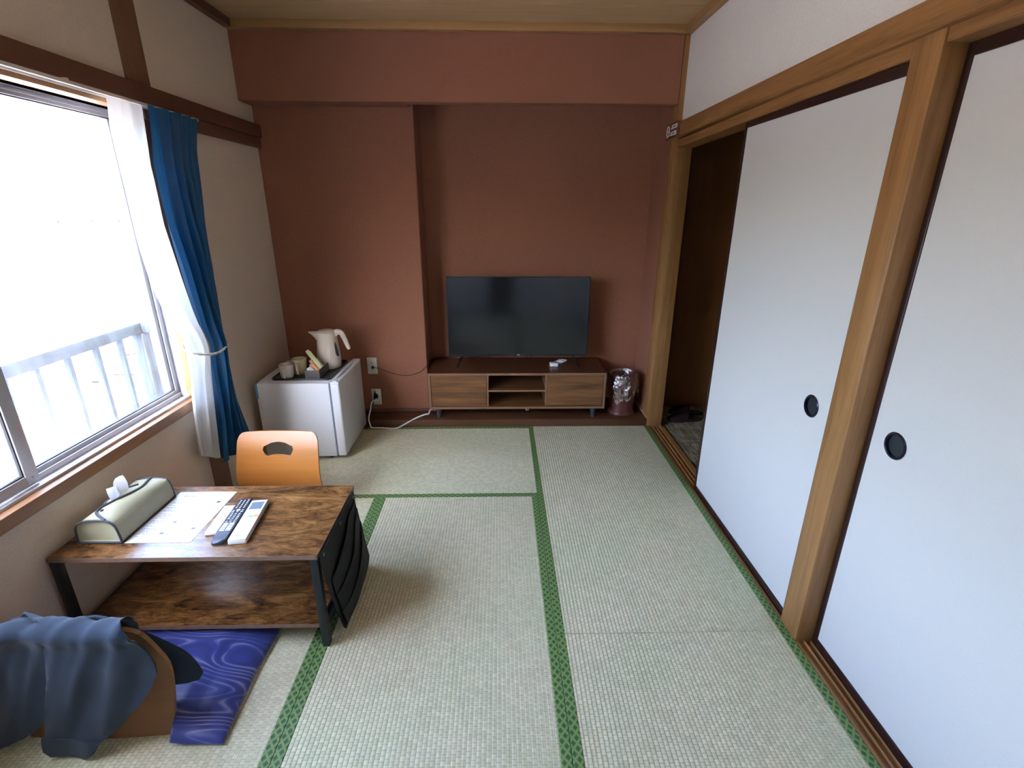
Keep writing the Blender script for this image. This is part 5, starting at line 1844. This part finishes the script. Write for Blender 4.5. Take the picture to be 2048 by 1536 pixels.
sheet(bm, leg2, [], drape(0.003, 9.0), 0.006, 0.014)
emit('trouser_leg', bm, 'denim', ts, smooth=70)
# waist hanging down the front onto the cushion
bm = bmesh.new()
wst = [(-1.36, -0.03), (-1.07, -0.03), (-1.06, -0.08), (-1.035, -0.14), (-1.01, -0.20), (-0.965, -0.29), (-0.945, -0.335), (-0.955, -0.352), (-1.02, -0.358), (-1.20, -0.352), (-1.36, -0.30)]
sheet(bm, wst, [], drape(0.012, 5.0, 0.5, 0.012), 0.006, 0.016)
emit('waist', bm, 'denim', ts, smooth=70)

# ------------------------------------------------------------------ sign on the corner post
sg = thing('door_sign', (1.074, 3.41, 1.945), 'brown wooden door sign with round emblem and two white labels', 'sign')
box('sign_board', 1.069, 1.0775, 3.295, 3.52, 1.940, 2.028, 'signboard', sg, 0.002)
bm = bmesh.new()
prism(bm, [(3.478 + 0.034 * math.cos(q * math.pi / 16), 1.984 + 0.034 * math.sin(q * math.pi / 16)) for q in range(32)], lambda u, v, d: Vector((d, u, v)), 1.0678, 1.0692)
em = emit('emblem', bm, 'mug_white', sg)
bm = bmesh.new()
for cy_, cz_, r in ((3.476, 1.998, 0.009), (3.478, 1.972, 0.010)):
    prism(bm, [(cy_ + r * math.cos(q * math.pi / 8), cz_ + 1.2 * r * math.sin(q * math.pi / 8)) for q in range(16)], lambda u, v, d: Vector((d, u, v)), 1.0674, 1.068)
emit('emblem_print', bm, 'ink_dark', em)
for z_, y0_, y1_ in ((2.003, 3.315, 3.415), (1.966, 3.322, 3.425)):
    lb = box('name_label', 1.0678, 1.0692, y0_, y1_, z_ - 0.011, z_ + 0.011, 'tv_print', sg)
    box('label_print', 1.0674, 1.068, y0_ + 0.022, y1_ - 0.02, z_ - 0.003, z_ + 0.003, 'ink', lb)
    box('label_tick', 1.0678, 1.0692, y1_ + 0.004, y1_ + 0.012, z_ - 0.011, z_ - 0.004, 'tv_print', sg)

# ------------------------------------------------------------------ slippers in the corridor


def slipper(loc, rz, label):
    t = thing('slipper', loc, label, 'slipper', 'pair of slippers in the corridor', None, rz, True)
    out = []
    for i in range(40):
        a = 2 * math.pi * i / 40
        x_ = 0.135 * math.cos(a)
        w_ = 0.046 + 0.006 * math.cos(a) - 0.008 * math.exp(-((x_ + 0.02) / 0.05) ** 2)
        out.append((x_, w_ * math.copysign(abs(math.sin(a)) ** 0.8, math.sin(a))))
    bm = bmesh.new()
    prism(bm, out, lambda u, v, d: Vector((u, v, d)), 0.0, 0.018)
    bmesh.ops.bevel(bm, geom=[e for e in bm.edges if abs(e.verts[0].co.z - e.verts[1].co.z) < 1e-6], offset=0.004, segments=2, affect='EDGES')
    so = emit('sole', bm, 'slipper', t)
    bm = bmesh.new()
    prism(bm, [(u * .95, v * .92) for u, v in out], lambda u, v, d: Vector((u, v, d)), 0.0175, 0.0195)
    emit('insole', bm, 'slipper_in', so)
    bm = bmesh.new()
    rows = []
    for i in range(15):
        s = i / 14
        x_ = lerp(0.0, 0.132, s)
        hw = (0.050 * math.sqrt(max(0.02, 1 - max(0, (x_ - 0.045) / 0.09) ** 2)))
        hh = lerp(0.058, 0.018, s ** 1.3)
        row = []
        for q in range(13):
            a = math.pi * q / 12
            row.append(bm.verts.new((x_ - 0.022 * math.sin(a) * (1 - s), hw * math.cos(a), 0.016 + hh * math.sin(a) ** 0.8)))
        rows.append(row)
    for a, b_ in zip(rows, rows[1:]):
        for q in range(12):
            bm.faces.new((a[q], a[q + 1], b_[q + 1], b_[q]))
    bmesh.ops.solidify(bm, geom=list(bm.faces), thickness=0.003)
    emit('upper', bm, 'slipper', t, smooth=60)
    return t


slipper((1.42, 3.505, -0.012), R(183), 'dark brown vinyl slipper standing beside the corner post')
slipper((1.475, 3.635, -0.012), R(176), 'dark brown vinyl slipper next to the corridor wall')

# ------------------------------------------------------------------ outside: balcony rail
rl = thing('balcony_railing', (-2.1, 1.5, -0.3), 'slate blue metal balcony railing outside the window', 'railing')
RX, RZ = -2.10, 0.90
box('top_rail', RX - 0.03, RX + 0.03, -2.0, 2.92, RZ - 0.062, RZ, 'rail', rl, 0.008)
box('top_rail', RX + 0.03, -1.73, 2.862, 2.92, RZ - 0.062, RZ, 'rail', rl, 0.008)
box('bottom_rail', RX - 0.02, RX + 0.02, -2.0, 2.87, -0.16, -0.12, 'rail', rl, 0.004)
box('corner_post', RX - 0.03, RX + 0.035, 2.855, 2.92, -0.3, RZ - 0.062, 'rail', rl, 0.004)
for q in ((238, 680), (190, 695), (133, 714), (68, 735)):
    p = atx(q, RX)
    box('baluster', RX - 0.011, RX + 0.011, p.y - 0.011, p.y + 0.011, -0.12, RZ - 0.062, 'rail', rl)
yy = atx((68, 735), RX).y - 0.155
while yy > -1.9:
    box('baluster', RX - 0.011, RX + 0.011, yy - 0.011, yy + 0.011, -0.12, RZ - 0.062, 'rail', rl)
    yy -= 0.155

# ------------------------------------------------------------------ outside: neighbouring roofs and house
vr = thing('lower_roof', (-3.3, 3.0, -0.62), 'violet grey sheet roof below the balcony', 'roof')
box('roof_deck', -4.72, -1.73, -3.0, 6.1, -0.62, -0.50, 'violet_roof', vr, smooth=0)
for k in range(9):
    y_ = -2.0 + k * 0.95
    box('sheet_seam', -4.72, -1.73, y_, y_ + 0.03, -0.50, -0.492, 'violet_roof', vr, smooth=0)
for k in range(4):
    x_ = -4.3 + k * 0.72
    box('sheet_seam', x_, x_ + 0.02, -3.0, 6.1, -0.50, -0.494, 'violet_roof', vr, smooth=0)
tag(box('ground', -60, -1.73, -30, 60, -3.4, -3.2, 'dirt', smooth=0), 'dark ground below the neighbouring roofs', 'ground', kind='structure')

ZE, YW, ZW = -0.75, 8.86, -0.20
e1 = atz((60, 796), ZE)
e2 = atz((276, 668), ZE)
d = (e2 - e1).normalized()
a0 = e1 - d * 5.0
a1 = e2 + d * ((YW - 0.05 - e2.y) / d.y)
b1 = Vector((a1.x + 0.05, YW, ZW))
b0 = Vector((-18, YW, ZW))
nr = thing('neighbour_roof', tuple((e1 + e2) / 2), 'beige grey sloping roof between the balcony and the white house', 'roof')
bm = bmesh.new()
dn = Vector((0, 0, 0.08))
hexa(bm, [a0 - dn, a1 - dn, b1 - dn, b0 - dn, a0, a1, b1, b0])
emit('roof_plane', bm, 'grey_roof', nr, smooth=0)
side = Vector((-d.y, d.x, 0))
bm = bmesh.new()
hexa(bm, [p + Vector((0, 0, zz)) for zz in (-0.16, 0.03) for p in (a0 - side * 0.02, a1 - side * 0.02, a1 + side * 0.08, a0 + side * 0.08)])
emit('eave_board', bm, 'far_frame', nr, smooth=0)
for k in range(6):
    t = (k + 1) / 7
    p0, p1 = a0.lerp(b0, t), a1.lerp(b1, t)
    bm = bmesh.new()
    tube(bm, [p0 + Vector((0, 0, 0.01)), p1 + Vector((0, 0, 0.01))], 0.022, 6)
    emit('roof_batten', bm, 'fascia', nr)

# clutter in the yard between the roofs
ZG = -0.92
tag(box('yard_deck', -9.5, -4.74, 4.0, 8.88, ZG - 0.1, ZG, 'dirt', smooth=0), 'dark yard deck strewn with scrap between the roofs', 'deck', kind='structure')


def at_yard(q, z=ZG):
    return atz(q, z)


bm = bmesh.new()
pa, pb = at_yard((208, 738), ZG + 0.09), at_yard((270, 738), ZG + 0.09)
tube(bm, [pa, pb], 0.085, 20)
tag(emit('drain_pipe', bm, 'pipe'), 'pale plastic pipe lying in the yard', 'pipe')


def slab(name, qs, z0, th, mat, label, cat, tilt=0.0):
    ps_ = [at_yard(q, z0) for q in qs]
    bm = bmesh.new()
    lo = [p + Vector((0, 0, tilt * i)) for i, p in enumerate(ps_)]
    a = [bm.verts.new(p) for p in lo]
    b2 = [bm.verts.new(p + Vector((0, 0, th))) for p in lo]
    n_ = len(a)
    bm.faces.new(a[::-1])
    bm.faces.new(b2)
    for i in range(n_):
        bm.faces.new((a[i], a[(i + 1) % n_], b2[(i + 1) % n_], b2[i]))
    return tag(emit(name, bm, mat, smooth=0), label, cat)


slab('orange_tarp', ((244, 709), (266, 708), (277, 703), (272, 699), (250, 701)), ZG + 0.02, 0.05, 'orange_tarp', 'orange sheet lying in the yard behind the corner post', 'sheet')
slab('wooden_board', ((174, 763), (200, 765), (203, 755), (178, 748)), ZG + 0.02, 0.03, 'cardboard', 'tan board lying among scrap in the yard', 'board', 0.02)
slab('blue_crate', ((158, 792), (176, 786), (186, 774), (160, 775)), ZG, 0.18, 'bluebox', 'blue grey crate beside the violet roof', 'crate')
slab('scrap_panel', ((196, 750), (226, 754), (238, 758), (204, 761)), ZG + 0.01, 0.04, 'grey_roof', 'grey scrap panel lying before the pipe', 'panel')
for k in range(4):
    slab('slat', ((112 + k * 2, 788 + k * 7), (150 + k * 2, 783 + k * 7), (150 + k * 2, 786 + k * 7), (112 + k * 2, 791 + k * 7)), ZG + 0.02, 0.06, 'far_frame', ('long grey slat highest in the scrap pile', 'grey slat second in the scrap pile', 'grey slat third in the scrap pile', 'grey slat nearest the violet roof in the scrap pile')[k], 'slat')['group'] = 'slats in the yard'
bm = bmesh.new()
tube(bm, spline([at_yard(q, ZG + 0.03) for q in ((192, 777), (208, 775), (230, 770), (246, 764), (252, 759))], 6), 0.03, 6)
tag(emit('garden_hose', bm, 'pipe'), 'pale garden hose curled in the yard', 'hose')

# white house
HY = 10.0
hs = thing('neighbour_house', (-9.0, HY, -3.2), 'white two storey neighbour house with sliding windows and a lean-to roof', 'house')


def fz(py_, px_=100):
    return aty((px_, py_), HY).z


def fxp(px_, py_=490):
    return aty((px_, py_), HY).x


g0 = aty((0, 247), HY)
g1 = aty((240, 338), HY)
sl = (g1.z - g0.z) / (g1.x - g0.x)
XH1 = -5.2
xpk = -10.2


def rake(x_):
    return g0.z + sl * (x_ - g0.x)


bm = bmesh.new()
zb_ = fz(437)
prism(bm, [(-16, -3.2), (XH1, -3.2), (XH1, rake(XH1)), (xpk, rake(xpk)), (-16, rake(xpk) + sl * 5.8)], lambda u, v, d: Vector((u, d, v)), HY + 0.12, HY + 6)
emit('house_wall', bm, 'white_wall', hs, smooth=0)
# rake fascia boards and roof edge
bm = bmesh.new()
prism(bm, [(XH1 + .5, rake(XH1 + .5) - 0.0), (xpk, rake(xpk)), (xpk, rake(xpk) + 0.24), (XH1 + .5, rake(XH1 + .5) + 0.22)], lambda u, v, d: Vector((u, d, v)), HY - 0.25, HY + 6.2)
fa = emit('rake_fascia', bm, 'fascia', hs, smooth=0)
bm = bmesh.new()
prism(bm, [(XH1 + .5, rake(XH1 + .5) + 0.2), (xpk, rake(xpk) + 0.25), (xpk, rake(xpk) + 0.40), (XH1 + .5, rake(XH1 + .5) + 0.36)], lambda u, v, d: Vector((u, d, v)), HY - 0.32, HY + 6.2)
emit('roof_edge', bm, 'white_roof', hs, smooth=0)
bm = bmesh.new()
prism(bm, [(XH1 + .5, rake(XH1 + .5) + 0.362), (-8.35, rake(-8.35) + 0.385), (-8.35, rake(-8.35) + 0.45), (XH1 + .5, rake(XH1 + .5) + 0.42)], lambda u, v, d: Vector((u, d, v)), HY - 0.28, HY + 6.2)
emit('ridge_trim', bm, 'dark_trim', hs, smooth=0)
for q in (15, 95, 170):
    x_ = fxp(q, 270)
    bm = bmesh.new()
    bx(bm, x_ - 0.006, x_ + 0.006, HY - 0.256, HY - 0.25, rake(x_) + 0.0, rake(x_) + 0.22)
    emit('fascia_joint', bm, 'far_frame', fa, smooth=0)
# gutter band above the windows
box('eave_gutter', -14, XH1, HY - 0.10, HY + 0.12, fz(432), fz(420), 'gutter', hs, 0.01)
box('gutter_lip', -14, XH1, HY - 0.14, HY + 0.1, fz(419), fz(417.5), 'dark_trim', hs)
box('window_header', -14, XH1, HY - 0.06, HY + 0.12, fz(441), fz(433), 'far_frame', hs)
box('window_sill_board', -14, XH1, HY - 0.10, HY + 0.12, fz(553), fz(545), 'far_frame', hs)
zt, zbm = fz(441), fz(545)
wins = [(-80, -4, 'far_glass'), (6, 50, 'far_glass'), (62, 118, 'far_glass'), (126, 190, 'far_shade'), (196, 245, 'far_glass'), (252, 300, 'far_glass')]
for pa_, pb_, mm in wins:
    x0_, x1_ = fxp(pa_), fxp(pb_)
    wf = box('house_window', x0_, x1_, HY + 0.02, HY + 0.10, zbm, zt, 'far_frame', hs)
    box('pane', x0_ + 0.04, x1_ - 0.04, HY + 0.0, HY + 0.03, zbm + 0.05, zt - 0.03, mm, wf)
    if mm == 'far_shade':
        box('lattice_bar', x0_ - 0.02, x1_ + 0.1, HY - 0.06, HY - 0.04, zbm + 0.20, zbm + 0.23, 'pipe', wf)
        box('lattice_bar', x0_ - 0.02, x1_ + 0.1, HY - 0.06, HY - 0.04, zbm + 0.26, zbm + 0.29, 'pipe', wf)
        box('drawn_curtain', x0_ + 0.06, x0_ + 0.26, HY - 0.02, HY - 0.005, zbm + 0.45, zt - 0.05, 'grey_roof', wf)
        box('wooden_jamb', x0_ - 0.08, x0_ + 0.03, HY - 0.04, HY + 0.1, zbm, zt, 'rust', wf)
# lean-to roof with standing ribs
ly0, lz0, ly1, lz1 = HY - 0.05, fz(554), 8.66, -0.02
bm = bmesh.new()
hexa(bm, [(-16, ly1, lz1 - .06), (XH1, ly1, lz1 - .06), (XH1, ly0, lz0 - .06), (-16, ly0, lz0 - .06), (-16, ly1, lz1), (XH1, ly1, lz1), (XH1, ly0, lz0), (-16, ly0, lz0)])
lt = emit('lean_to_roof', bm, 'white_roof', hs, smooth=0)
for k in range(34):
    x_ = fxp(30, 558) - 3.0 + k * 0.305
    if x_ > XH1:
        break
    bm = bmesh.new()
    hexa(bm, [(x_, ly1, lz1), (x_ + .03, ly1, lz1), (x_ + .03, ly0, lz0), (x_, ly0, lz0), (x_ + .006, ly1, lz1 + .035), (x_ + .024, ly1, lz1 + .035), (x_ + .024, ly0, lz0 + .035), (x_ + .006, ly0, lz0 + .035)])
    emit('roof_rib', bm, 'gutter', lt, smooth=0)
box('lean_to_gutter', -16, XH1, ly1 - 0.10, ly1, lz1 - 0.17, lz1 - 0.04, 'fascia', hs, 0.01)
box('lean_to_wall', -16, XH1, 8.9, 9.0, -3.2, lz1 - 0.02, 'fascia', hs, smooth=0)
# teal roof further back
bk = thing('teal_roof_house', (-11, 19, -3.2), 'house with a teal metal roof behind the white house', 'house')
DY = 18.0
q = [aty(p, yv) for p, yv in (((-60, 330), 16.5), ((330, 390), 16.5), ((330, 290), 21.0), ((8, 218), 21.0))]
bm = bmesh.new()
lo = [p - Vector((0, 0, 0.15)) for p in q]
hexa(bm, lo + q)
emit('roof_plane', bm, 'teal_roof', bk, smooth=0)
for t in (0.25, 0.5, 0.75):
    a_, b_ = q[0].lerp(q[3], t), q[1].lerp(q[2], t)
    bm = bmesh.new()
    tube(bm, [a_ + Vector((0, 0, .03)), b_ + Vector((0, 0, .03))], 0.035, 6)
    emit('roof_seam', bm, 'teal_roof', bk)
bm = bmesh.new()
hexa(bm, [Vector((p.x, p.y, -3.2)) for p in q] + [p - Vector((0, 0, 0.16)) for p in q])
emit('house_wall', bm, 'white_wall', bk, smooth=0)
# service cable
bm = bmesh.new()
tube(bm, spline([aty(p, 7.5) for p in ((-120, 470), (30, 467), (110, 459), (155, 453), (205, 449), (270, 441), (420, 425))], 6), 0.008, 6)
tag(emit('service_cable', bm, 'dark_trim'), 'thin dark overhead cable crossing the white house windows', 'cable')
